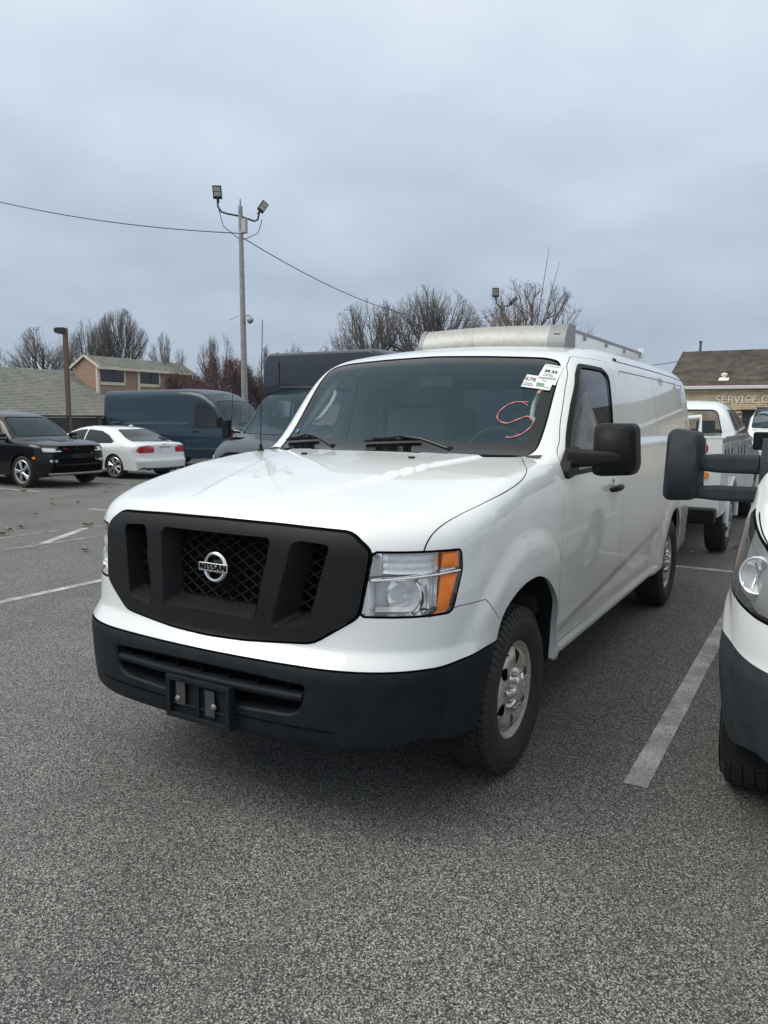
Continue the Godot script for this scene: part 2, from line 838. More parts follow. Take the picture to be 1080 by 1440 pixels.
func ntex(z: FastNoiseLite, size: int, ramp: Array = [], as_normal := 0.0) -> NoiseTexture2D:   # ramp: [offset, colour, ...]
	var t := NoiseTexture2D.new()
	t.width = size
	t.height = size
	t.seamless = true
	t.noise = z
	if as_normal > 0.0:
		t.as_normal_map = true
		t.bump_strength = as_normal
	if not ramp.is_empty():
		var g := Gradient.new()
		var o := PackedFloat32Array()
		var c := PackedColorArray()
		for i in range(0, ramp.size(), 2):
			o.append(ramp[i])
			c.append(ramp[i + 1])
		g.offsets = o
		g.colors = c
		t.color_ramp = g
	return t


func world_tri(m: StandardMaterial3D, metres: float, world := true) -> void:
	m.uv1_triplanar = true
	m.uv1_world_triplanar = world
	m.uv1_scale = Vector3.ONE / metres


func grain(m: StandardMaterial3D, metres: float, freq: float, bump: float, world := false, octaves := 3) -> void:
	m.normal_enabled = true
	m.normal_texture = ntex(noise(freq, octaves), 512, [], bump)
	m.normal_scale = 1.0
	world_tri(m, metres, world)


# light and dark blotches over a material (multiplied)
func blotches(m: StandardMaterial3D, metres: float, dark: float, lightest := 1.0, freq := 0.006, sd := 5) -> void:
	m.detail_enabled = true
	m.detail_blend_mode = BaseMaterial3D.BLEND_MODE_MUL
	m.detail_uv_layer = BaseMaterial3D.DETAIL_UV_2
	m.detail_albedo = ntex(noise(freq, 5, FastNoiseLite.TYPE_SIMPLEX_SMOOTH, sd), 512, [0.25, lc(dark), 0.75, lc(lightest)])
	m.uv2_triplanar = true
	m.uv2_world_triplanar = true
	m.uv2_scale = Vector3.ONE / metres


func cells(freq: float, ret := FastNoiseLite.RETURN_CELL_VALUE, sd := 3) -> FastNoiseLite:
	var z := noise(freq, 1, FastNoiseLite.TYPE_CELLULAR, sd)
	z.fractal_type = FastNoiseLite.FRACTAL_NONE
	z.cellular_return_type = ret
	z.cellular_jitter = 1.0
	return z


func make_materials() -> void:
	var w := paint("white_paint", lc(0.765, 0.78, 0.765), 0.36)
	blotches(w, 1.7, 0.93, 1.0, 0.006, 9)
	paint("white_paint_far", lc(0.70, 0.715, 0.71))
	paint("blue_paint", lc(0.010, 0.027, 0.044), 0.5)
	paint("slate_paint", lc(0.026, 0.032, 0.046), 0.45)
	paint("black_paint", lc(0.002, 0.0022, 0.003), 0.3)
	std("gap", lc(0.006), 0.9)
	std("pale_gap_and_shade", lc(0.16), 0.9)
	std("hole", lc(0.008), 0.95)
	var bp := std("black_plastic", lc(0.011, 0.0115, 0.0125), 0.5)
	grain(bp, 0.10, 0.03, 1.2)
	blotches(bp, 0.9, 0.75, 1.25, 0.008, 21)
	var bb := std("bumper_plastic", lc(0.013, 0.0155, 0.0185), 0.6)
	grain(bb, 0.10, 0.03, 1.6)
	blotches(bb, 0.7, 0.7, 1.5, 0.01, 22)
	var sb := std("slate_bumper_plastic", lc(0.034, 0.039, 0.046), 0.62)
	grain(sb, 0.10, 0.03, 1.6)
	blotches(sb, 0.5, 0.75, 1.35, 0.012, 23)
	std("gloss_black", lc(0.006), 0.12)
	std("rubber_seal", lc(0.012), 0.55)
	var ru := std("tyre_rubber", lc(0.028, 0.0275, 0.026), 0.75)
	grain(ru, 0.12, 0.03, 1.5)
	blotches(ru, 0.35, 0.75, 1.5, 0.012, 24)
	std("wheel_well", lc(0.014), 0.9)
	var st := std("wheel_silver", lc(0.60, 0.57, 0.51), 0.38, 0.45)
	blotches(st, 0.22, 0.62, 1.1, 0.012, 25)
	var rw := std("alloy", lc(0.62), 0.28, 0.9)
	rw.metallic_specular = 0.5
	std("hub_metal", lc(0.62, 0.615, 0.6), 0.3, 0.6)
	std("chrome", lc(0.78, 0.79, 0.8), 0.1, 1.0)
	std("reflector", lc(0.96, 0.96, 0.96), 0.10, 0.6)
	std("lamp_grey", lc(0.74, 0.75, 0.76), 0.3, 0.15)
	std("steel", lc(0.33, 0.325, 0.31), 0.42, 0.85)
	std("dark_steel", lc(0.10), 0.5, 0.7)
	var al := std("aluminium", lc(0.38, 0.38, 0.37), 0.5, 0.4)
	al.albedo_texture = ntex(noise(0.02, 5, FastNoiseLite.TYPE_SIMPLEX_SMOOTH, 4), 512, [0.2, lc(0.78, 0.75, 0.70), 0.55, lc(1.0), 0.8, lc(0.9, 0.88, 0.84)])
	world_tri(al, 0.8)
	std("grey_box", lc(.45, .45, .43), .6)
	std("grey_bracket", lc(0.22, 0.225, 0.23), 0.5, 0.3)
	var om := std("orange_lens", lc(1.0, 0.24, 0.008), 0.25)
	om.metallic_specular = 0.25
	om.normal_enabled = true
	om.normal_texture = ntex(cells(0.12, FastNoiseLite.RETURN_DISTANCE), 256, [], 2.0)
	world_tri(om, 0.06, false)
	std("red_lens", lc(0.42, 0.02, 0.03), 0.15)
	std("pale_red_lens", lc(0.6, 0.16, 0.17), 0.15)
	pane("clear_lens", Color(1, 1, 1), 0.03)
	pane("windscreen", lc(0.03, 0.10, 0.14), 0.26)
	pane("side_glass", lc(0.02, 0.03, 0.03), 0.45)
	pane("dark_glass", lc(0.008, 0.010, 0.011), 0.75)
	pane("house_glass", lc(0.02, 0.025, 0.03), 0.7)
	std("seat_cloth", lc(0.085, 0.09, 0.09), 0.9)
	std("cabin_grey", lc(0.055, 0.062, 0.064), 0.85)
	std("cabin_pale", lc(0.24, 0.27, 0.25), 0.8)
	std("handle_pale", lc(0.5, 0.54, 0.48), 0.7)
	std("cabin_dark", lc(0.035), 0.85)
	std("paper", lc(0.8), 0.7)
	std("ink", lc(0.01), 0.8)
	std("pale_ink", lc(0.35), 0.8)
	std("green_ink", lc(0.20, 0.36, 0.28), 0.8)
	std("red_marker", lc(0.62, 0.19, 0.17), 0.6)
	std("blue_sticker", lc(0.05, 0.22, 0.45), 0.5)
	std("rust", lc(0.09, 0.045, 0.028), 0.85)
	M.windscreen.metallic_specular = 0.37
	for k in ["blue_paint", "slate_paint", "black_paint"]:
		M[k].clearcoat = 0.55
		M[k].metallic_specular = 0.3
	for k in ["black_plastic", "bumper_plastic", "slate_bumper_plastic", "wheel_well", "rubber_seal", "cabin_dark", "cabin_grey"]:
		M[k].metallic_specular = 0.3
	M.gap.metallic_specular = 0.0
	M.hole.metallic_specular = 0.0
	make_outdoor_materials()


# ---------------------------------------------------------------- the white cargo van
class CargoForm extends VanForm:
	func _init() -> void:
		W = Tab.new([Vector2(.28, .95), Vector2(.42, .978), Vector2(.55, .985), Vector2(.75, .998), Vector2(1.0, 1.005), Vector2(1.2, 1.003), Vector2(1.4, .985), Vector2(1.5, .97), Vector2(1.75, .935), Vector2(1.95, .895), Vector2(2.05, .865), Vector2(2.2, .80)])
		T = Tab.new([Vector2(-5.2, 2.1), Vector2(-4.6, 2.13), Vector2(-2, 2.125), Vector2(-1.5, 2.095), Vector2(-1.2, 2.05), Vector2(-.98, 1.985), Vector2(-.33, 1.438), Vector2(-.26, 1.43), Vector2(0, 1.405), Vector2(.3, 1.365), Vector2(.6, 1.32), Vector2(.8, 1.285), Vector2(.92, 1.255), Vector2(1.0, 1.235)], 512)
		N = Tab.new([Vector2(.28, 1.03), Vector2(.35, 1.065), Vector2(.6, 1.085), Vector2(.66, 1.085), Vector2(.70, 1.074), Vector2(.735, 1.045), Vector2(.765, 1.022), Vector2(.8, 1.016), Vector2(.9, 1.005), Vector2(1.16, .975), Vector2(1.22, .965), Vector2(1.3, .95)])

	func bulge(y: float, z: float) -> float:
		var b := 0.0
		if y < 1.2:
			# flares round the two wheels
			if z > -0.46 and z < 0.75:
				var r := Vector2(z - 0.03, y - 0.38).length()
				b += 0.020 * smoothstep(0.77, 0.66, r) * smoothstep(-0.46, -0.36, z)
			elif z < -3.0 and z > -4.5:
				var r2 := Vector2(z + 3.713, y - 0.40).length()
				b += 0.014 * smoothstep(0.66, 0.55, r2)
			# the sill below the blade line of the doors
			if z < -0.46 and z > -3.05:
				var line := 0.569 + 0.094 * (-z - 0.67)
				b -= 0.022 * smoothstep(0.02, -0.05, y - line) * smoothstep(-0.46, -0.56, z) * smoothstep(-3.05, -2.85, z)
				b += 0.016 * smoothstep(0.47, 0.44, y)
		else:
			# ridge along the belt line and the sunk panel above it
			b += 0.005 * smoothstep(0.022, 0.0, absf(y - 1.44)) * smoothstep(-1.72, -1.80, z)
			var s := maxf(maxf(-4.72 - z, z + 1.86), maxf(1.462 - y, y - 1.955))
			b -= 0.017 * smoothstep(0.0, -0.035, s)
		return b

	func lift(x: float, z: float) -> float:
		if z < -0.34 or z > 0.93:
			return 0.0
		var e := lerpf(0.60, 0.27, clampf((z + 0.34) / 1.1, 0.0, 1.0))
		return 0.014 * smoothstep(e + 0.02, e - 0.012, x) * smoothstep(0.93, 0.45, z)


func lens_point(F: VanForm, u: float, v: float, dep: float) -> Vector3:   # on the skin round the front corner, dep behind it
	var c := Vector3(u / 2 + 0.1, v, -u / 2 + 0.1)
	var q := Vector3(u / 2 + 1.5, v, -u / 2 + 1.5)
	var p := F.root(c, q)
	return p - Vector3(0.45, 0.0, 0.893) * dep


func on_screen(F: VanForm, x: float, y: float, off := 0.004) -> Vector3:   # on the windscreen
	var p := F.root(Vector3(x, y, -2.6), Vector3(x, y, 0.4))
	return p + F.normal(p) * off


const ARCH := [-.41, .30, -.455, .468, -.44, .60, -.37, .73, -.29, .81, -.18, .88, -.05, .918, .1, .918, .22, .898, .33, .86, .40, .815, .47, .68, .54, .48, .61, .30]

func make_cargo_van() -> void:
	var F := CargoForm.new()
	var van := thing("cargo_van", "white cargo van with black grille and red S marked on its windscreen", "van")
	var body := F.skin(chain([-1.08, .03, 1.08]), chain([.34, .022, 1.3, .035, 2.25]), chain([-5.2, .09, -1.4, .03, -.5, .024, .45, .02, 1.15]), AABB(Vector3(-.5, .62, -4.5), Vector3(1.0, .25, 4.75)))
	var seams := Geo.new()
	var gaps_and_edge_shade := Geo.new()
	var all := func(_p: Vector3) -> bool: return true
	var sides := func(p: Vector3) -> bool: return absf(p.x) > .55
	var front := func(p: Vector3) -> bool: return p.z > .3
	var above := func(p: Vector3) -> bool: return p.y > 1.05
	# wheel openings
	var fa := rounded(V(ARCH), .09, 4)
	var ra := PackedVector2Array()
	ra.append(Vector2(-4.15, .30))
	for i in 17:
		var a := PI * i / 16.0
		ra.append(Vector2(-3.713 - .425 * cos(a), .45 + .42 * sin(a)))
	ra.append(Vector2(-3.28, .30))
	for ap in [fa, ra]:
		take(body, 0, ap, 0.0, null, sides)
	# windscreen
	var ws := rounded(V([-.815, 1.436, -.4, 1.434, 0, 1.434, .4, 1.434, .815, 1.436, .812, 1.62, .80, 1.86, .78, 1.945, .68, 1.972, .35, 1.988, 0, 1.998, -.35, 1.988, -.68, 1.972, -.78, 1.945, -.80, 1.86, -.812, 1.62]), .05)
	var screen := take(body, 1, ws, .005, seams, func(p: Vector3) -> bool: return p.z < -.27 - .2 * p.x * p.x and p.z > -1.6 and p.y > 1.3)
	var clear := rounded(V([-.755, 1.505, 0, 1.502, .755, 1.505, .745, 1.85, .70, 1.925, .35, 1.945, 0, 1.953, -.35, 1.945, -.70, 1.925, -.745, 1.85]), .05)
	var see := take(screen, 1, clear, 0.0, null, all)
	# grille, lamps, bumper, bonnet
	var gp := V([-.615, 1.203, -.3, 1.214, 0, 1.217, .3, 1.214, .615, 1.203, .706, 1.14, .676, .896, .50, .781, .2, .757, 0, .752, -.2, .757, -.50, .781, -.676, .896, -.706, 1.14])
	gp = rounded(gp, .03, 3)
	var grille := take(body, 1, gp, .005, seams, front)
	var hl := rounded(V([-.262, .897, -.192, 1.136, .08, 1.137, .295, 1.137, .302, 1.06, .245, .915, .22, .900, .08, .897]), .018, 3)
	var lens := take(body, 3, hl, .0045, seams, func(p: Vector3) -> bool: return p.z > .3)
	var bum: Array = body.parted(func(p: Vector3) -> float: return maxf(p.y - .702 - .03 * smoothstep(.8, .5, p.z), .3 - p.z) + .004)
	var bumper: Geo = bum[0]
	var rest: Array = bum[1].parted(func(p: Vector3) -> float: return maxf(p.y - .702 - .03 * smoothstep(.8, .5, p.z), .3 - p.z) - .004)
	seams.join(rest[0].shifted(.006))
	body.v = rest[1].v
	body.n = rest[1].n
	body.t = rest[1].t
	var hood_line := V([-.735, -.50, -.4, -.40, 0, -.345, .4, -.40, .735, -.50, .80, -.40, .86, -.25, .93, -.12, .962, .05, .962, .25, .945, .46, .91, .62, .875, .75, .855, .84, .70, .905, .55, .955, .3, .985, 0, 1.0, -.3, .985, -.55, .955, -.70, .905, -.855, .84, -.875, .75, -.91, .62, -.945, .46, -.962, .25, -.962, .05, -.93, -.12, -.86, -.25, -.80, -.40])
	hood_line = rounded(hood_line, .2, 4)
	var hood := take(body, 2, hood_line, .0018, seams, func(p: Vector3) -> bool: return p.y > 1.12)
	# black apron between bonnet and glass
	var apron := take(body, 1, V([-.80, 1.37, .80, 1.37, .80, 1.46, -.80, 1.46]), 0.0, null, func(p: Vector3) -> bool: return p.z < -.30 and p.z > -.62 and absf(p.x) < .62)
	seam(body, 3, V([.095, .892, .279, .92, .48, .92, .601, .82]), .0018, gaps_and_edge_shade, func(p: Vector3) -> bool: return p.z > .2)
	# doors
	var door_line := rounded(V([-.45, .465, -.445, .9, -.45, 1.24, -.56, 1.43, -.66, 1.51, -.90, 1.80, -1.03, 1.93, -1.16, 1.985, -1.67, 1.985, -1.71, 1.94, -1.71, .47]), .03)
	var doors := take(body, 0, door_line, .0011, gaps_and_edge_shade, sides)
	var win_line := rounded(V([-.515, 1.335, -.655, 1.476, -.86, 1.72, -1.02, 1.885, -1.12, 1.94, -1.52, 1.935, -1.60, 1.89, -1.56, 1.60, -1.50, 1.37, -1.44, 1.335]), .03)
	var seal := take(doors, 0, win_line, 0.0, null, sides)
	var win := take(seal, 0, win_line, 0.0, null, sides, -.022)
	seam(body, 0, V([-3.02, 1.45, -3.02, 1.955]), .002, gaps_and_edge_shade, sides)
	seam(body, 0, V([-1.875, 1.55, -1.885, 1.90, -1.93, 1.94, -4.62, 1.94, -4.69, 1.90, -4.70, 1.50]), .0032, gaps_and_edge_shade, sides)  # no joint: shade along the sunk panel's edge, drawn as a grey line
	seam(body, 0, V([-1.9, 2.005, -4.9, 2.0]), .004, seams, sides)
	seam(body, 0, V([-3.05, .74, -3.05, 1.44]), .0015, gaps_and_edge_shade, sides)
	seam(body, 0, V([-4.93, .6, -4.93, 1.95]), .003, seams, sides)
	put(body, "body", M.white_paint, van)
	put(hood, "hood", M.white_paint, van)
	put(apron, "cowl", M.black_plastic, van)
	put(seams, "panel_gaps", M.gap, van).set_meta("kind", "stuff")
	put(gaps_and_edge_shade, "door_gaps_and_edge_shade", M.pale_gap_and_shade, van).set_meta("kind", "stuff")  # real joints, plus the shade line drawn round the sunk panel
	for s: float in [1.0, -1.0]:
		var d := put(doors.half(s), "door", M.white_paint, van)
		put(seal.half(s).shifted(-.003), "window_seal", M.rubber_seal, d)
		put(win.half(s).shifted(.006), "window", M.side_glass, d)
		# handle in a shallow dish
		var x := F.xat(1.21, -1.44)
		var hb := Geo.new()
		hb.tube([Vector3(s * (x + .012), 1.205, -1.35), Vector3(s * (x + .036), 1.212, -1.38), Vector3(s * (x + .038), 1.214, -1.47), Vector3(s * (x + .030), 1.211, -1.535), Vector3(s * (x + .004), 1.206, -1.55)], [.013, .019, .020, .018, .012], 10)
		put(hb, "handle", M.black_plastic, d)
		var lockp := Geo.new()
		lockp.lathe([Vector2(0, .004), Vector2(.013, .003), Vector2(.015, 0)], 14, Transform3D(Basis.from_scale(Vector3(s, 1, 1)), Vector3(s * x, 1.255, -1.45)))
		put(lockp, "lock", M.steel, d)
	var wsn := put(screen.shifted(.003), "windscreen_surround", M.gloss_black, van)
	put(see.shifted(.003), "windscreen", M.windscreen, wsn)
	cargo_wheel_wells(F, van, fa, ra)
	cargo_grille(F, van, grille)
	cargo_bumper(F, van, bumper)
	cargo_lamps(F, van, lens)
	cargo_mirrors(F, van)
	cargo_roof(F, van)
	cargo_screen_things(F, van)
	cargo_cabin(van)
	for w in [[.955, 0.02], [.955, -3.713]]:
		for s: float in [1.0, -1.0]:
			steel_wheel(van, Vector3(s * w[0], .387, w[1]), s, .387, s > 0.0)
	# whip aerial on the right wing
	var ab := Geo.new()
	ab.lathe([Vector2(0, .05), Vector2(.008, .05), Vector2(.014, .02), Vector2(.022, .012), Vector2(.024, 0)], 14, Transform3D(Basis(Vector3.UP, Vector3.LEFT, Vector3.BACK), Vector3(-.85, 1.412, -.37)))
	var ae := put(ab, "aerial", M.black_plastic, van)
	var aw := Geo.new()
	aw.tube([Vector3(-.85, 1.45, -.37), Vector3(-.853, 1.8, -.385), Vector3(-.858, 2.20, -.41)], [.0034, .0028, .0022], 6)
	put(aw, "aerial_rod", M.gloss_black, ae)


func cargo_wheel_wells(F: VanForm, van: Node3D, fa: PackedVector2Array, ra: PackedVector2Array) -> void:
	for s: float in [1.0, -1.0]:
		for ap in [fa, ra]:
			var lip := Geo.new()
			var well := Geo.new()
			var r0: Array[Vector3] = []
			var r1: Array[Vector3] = []
			var r2: Array[Vector3] = []
			for p in ap:
				var x := F.xat(maxf(p.y, .40), p.x)
				if p.y < .39:
					x -= .03
				r0.append(Vector3(s * (x - .0005), p.y, p.x))
				r1.append(Vector3(s * (x - .028), p.y + (.012 if p.y > .5 else 0.0), p.x))
				r2.append(Vector3(s * .5, p.y + .01, p.x))
			var painted0: Array[Vector3] = []
			var painted1: Array[Vector3] = []
			for i in r0.size():
				if r0[i].y > .39 and (r0[i].y > .72 or r0[i].z < .3):
					painted0.append(r0[i])
					painted1.append(r1[i])
			lip.grid([painted0, painted1])
			if ap == fa:
				well.grid([r0.slice(-11), r1.slice(-11)])
			well.grid([r1, r2])
			var poly3 := PackedVector2Array()
			for p in ap:
				poly3.append(p)
			well.prism(poly3, Vector3(s * .5, 0, 0), Vector3.BACK, Vector3.UP, Vector3(-s * .01, 0, 0))
			if ap == fa:
				# folds and fasteners of the liner
				for k in 3:
					well.box(Vector3(s * .93, .5 + .13 * k, -.425 + .03 * k), Vector3(.02, .02, .012), .004)
				for k in 4:
					well.tube([Vector3(s * .80, .84 - .02 * k, -.05 - .06 * k), Vector3(s * .56, .84 - .02 * k, -.05 - .06 * k)], .012, 6)
				put(lip, "arch_lip", M.white_paint, van)
			else:
				put(lip, "arch_lip", M.white_paint, van)
			put(well, "wheel_arch_liner", M.wheel_well, van)
	# underbody
	var ub := Geo.new()
	ub.box(Vector3(0, .44, -1.85), Vector3(1.70, .10, 2.7), .03)
	ub.box(Vector3(0, .46, -4.6), Vector3(1.6, .12, .8), .03)
	ub.box(Vector3(0, .40, .35), Vector3(.9, .12, 1.1), .05)
	ub.tube([Vector3(-.8, .36, 0), Vector3(.8, .36, 0)], .06, 10)
	ub.tube([Vector3(-.8, .37, -3.713), Vector3(.8, .37, -3.713)], .07, 10)
	ub.lathe([Vector2(0, -.16), Vector2(.13, -.1), Vector2(.15, 0), Vector2(.13, .1), Vector2(0, .16)], 16, Transform3D(Basis(), Vector3(0, .37, -3.713)))
	put(ub, "underbody", M.wheel_well, van)


func tyre_mesh(r: float, half_w: float, rim: float, blocks: int) -> Geo:
	var g := Geo.new()
	var c := half_w
	g.lathe([Vector2(rim - .012, -c * .62), Vector2(rim + .004, -c * .80), Vector2(rim + .03, -c * .93), Vector2((r + rim) * .5, -c), Vector2(r - .050, -c * .965), Vector2(r - .032, -c * .90), Vector2(r - .018, -c * .76),
		Vector2(r - .014, -c * .3), Vector2(r - .014, c * .3), Vector2(r - .018, c * .76), Vector2(r - .032, c * .90), Vector2(r - .050, c * .965), Vector2((r + rim) * .5 + .022, c * .992), Vector2((r + rim) * .5 + .018, c * 1.005), Vector2((r + rim) * .5, c), Vector2(rim + .03, c * .93), Vector2(rim + .004, c * .80), Vector2(rim - .012, c * .62)], 72)
	return g


func tread_mesh(r: float, c: float, blocks: int) -> Geo:
	var g := Geo.new()
	for i in blocks:
		var a := TAU * i / blocks
		# [from, to across the tyre, skew, share of the pitch, drop at either end]
		for q in [[-.985, -.60, .35, .36, .046, .002], [-.56, -.22, -.25, .43, .001, 0.0], [-.18, .18, .15, .46, 0.0, 0.0], [.22, .56, -.25, .43, 0.0, .001], [.60, .80, .35, .36, .002, .007], [.80, .985, .2, .36, .007, .046]]:
			var w: float = TAU / blocks * q[3]
			var tw: float = TAU / blocks * q[2]
			var P := func(u: float, along: float, rad: float) -> Vector3:
				return Geo.P(Vector2(rad, c * along), a + u)
			var t: Array[Vector3] = [P.call(-w, q[0], r - q[4]), P.call(w, q[0], r - q[4]), P.call(w + tw, q[1], r - q[5]), P.call(-w + tw, q[1], r - q[5])]
			var u: Array[Vector3] = [P.call(-w, q[0] * .985, r - q[4] - .014), P.call(w, q[0] * .985, r - q[4] - .014), P.call(w + tw, q[1] * .985, r - q[5] - .014), P.call(-w + tw, q[1] * .985, r - q[5] - .014)]
			var m := (t[0] + t[1] + t[2] + t[3]) / 4
			g.quad(t[0], t[1], t[2], t[3], Vector3(m.x * .2, m.y, m.z))
			for k in 4:
				var k2 := (k + 1) % 4
				g.quad(t[k], t[k2], u[k2], u[k], (t[k] + t[k2]) / 2 - m)
	return g


# the dish of a steel wheel: six windows between pressed spokes
func steel_dish(rim: float) -> Array:
	var g := Geo.new()
	var na := 144
	var rad := [.055, .075, .09, .10, .108, .116, .126, .136, .146, .156, .166, .176, .184, .190, .196]
	var rows := []
	for r in rad:
		var row: Array[Vector3] = []
		for i in na:
			var a := TAU * i / na
			var s := 0.5 + 0.5 * cos(6 * a)          # 1 on a spoke, 0 between
			var h := lin(r, .055, .115, .028, .016)
			h += .014 * smoothstep(.105, .15, r) * smoothstep(.196, .170, r) * s
			h -= .012 * smoothstep(.165, .196, r)
			# a rolled lip round each window
			var wd := Vector2((r - .150) / .027, wrapf(a - TAU / 12, -TAU / 12, TAU / 12) / (.16 + .9 * (r - .13))).length()
			h += .007 * smoothstep(.55, .0, absf(wd - 1.25))
			row.append(Geo.P(Vector2(r * rim / .215, h), a))
		rows.append(row)
	g.grid(rows, Vector3.RIGHT, true)
	var k := rim / .215
	var cut := g.parted(func(p: Vector3) -> float:
		var r := Vector2(p.y, p.z).length() / k
		var a := atan2(p.z, p.y)
		var w := wrapf(a - TAU / 12, -TAU / 12, TAU / 12)
		var d := Vector2((r - .149) / .033, w / (.17 + .9 * (r - .13))).length() - 1.0
		var slot := Vector2((r - .187) / .005, wrapf(a, -TAU / 24, TAU / 24) / .05).length() - 1.0
		return minf(d * .03, slot * .006))
	return [cut[1]]


func steel_wheel(van: Node3D, at: Vector3, s: float, r: float, fine: bool) -> Node3D:
	var hub := Node3D.new()
	hub.name = part_name("wheel", van)
	van.add_child(hub)
	hub.transform = Transform3D(Basis.from_euler(Vector3(0, 0 if s > 0 else PI, 0)), at)
	var turned := Transform3D(Basis(Vector3.RIGHT, .35), Vector3.ZERO)
	var off := Transform3D(Basis(), Vector3(-.105, 0, 0))
	var ty := Geo.new()
	ty.join(tyre_mesh(r, .122, .222, 64), off)
	put(ty, "tyre", M.tyre_rubber, hub)
	var tr := Geo.new()
	tr.join(tread_mesh(r, .122, 68), off)
	put(tr, "tread", M.tyre_rubber, hub)
	var rimg := Geo.new()
	rimg.lathe([Vector2(.200, -.19), Vector2(.19, -.10), Vector2(.192, -.045), Vector2(.197, -.032), Vector2(.206, -.027), Vector2(.214, -.016), Vector2(.228, -.008), Vector2(.236, -.010), Vector2(.238, -.018), Vector2(.232, -.026)], 72)
	put(rimg, "rim", M.wheel_silver, hub)
	var dish: Array = steel_dish(.215)
	var dg := Geo.new()
	dg.join(dish[0], Transform3D(turned.basis, Vector3(-.034, 0, 0)))
	put(dg, "wheel_disc", M.wheel_silver, hub)
	var dark := Geo.new()
	dark.lathe([Vector2(0, -.10), Vector2(.19, -.10)], 40)
	dark.lathe([Vector2(.0, -.075), Vector2(.16, -.078), Vector2(.165, -.10)], 40)
	put(dark, "brake_disc", M.wheel_well, hub)
	# hub cap with eight scallops and the nuts in them
	var rows := []
	for k in 11:
		var row: Array[Vector3] = []
		var q := k / 10.0
		for i in 128:
			var a := TAU * i / 128
			var rr := .004 + .098 * q
			var h := .028 * sqrt(maxf(0.0, 1.0 - pow(q, 2.6))) + .006
			var lobe := wrapf(a, -TAU / 16, TAU / 16) / (TAU / 16)
			var dip := smoothstep(.74, .55, absf(lobe)) * smoothstep(.46, .60, q - .12 * lobe * lobe)
			h -= dip * .022
			row.append(Geo.P(Vector2(rr, h), a))
		rows.append(row)
	var cap := Geo.new()
	cap.grid(rows, Vector3.RIGHT, true)
	var cg := Geo.new()
	cg.join(cap, Transform3D(turned.basis, Vector3(-.014, 0, 0)))
	var c := put(cg, "hub_cap", M.hub_metal if fine else M.wheel_silver, hub)
	var nuts := Geo.new()
	for i in 8:
		var a := TAU * i / 8.0
		var p := Geo.P(Vector2(.083, -.014), a + .35)
		nuts.lathe([Vector2(0, .028), Vector2(.006, .027), Vector2(.010, .021), Vector2(.0115, .0), Vector2(.014, -.002)], 6, Transform3D(Basis(), p))
	put(nuts, "wheel_nuts", M.steel, hub).set_meta("kind", "stuff")
	return hub


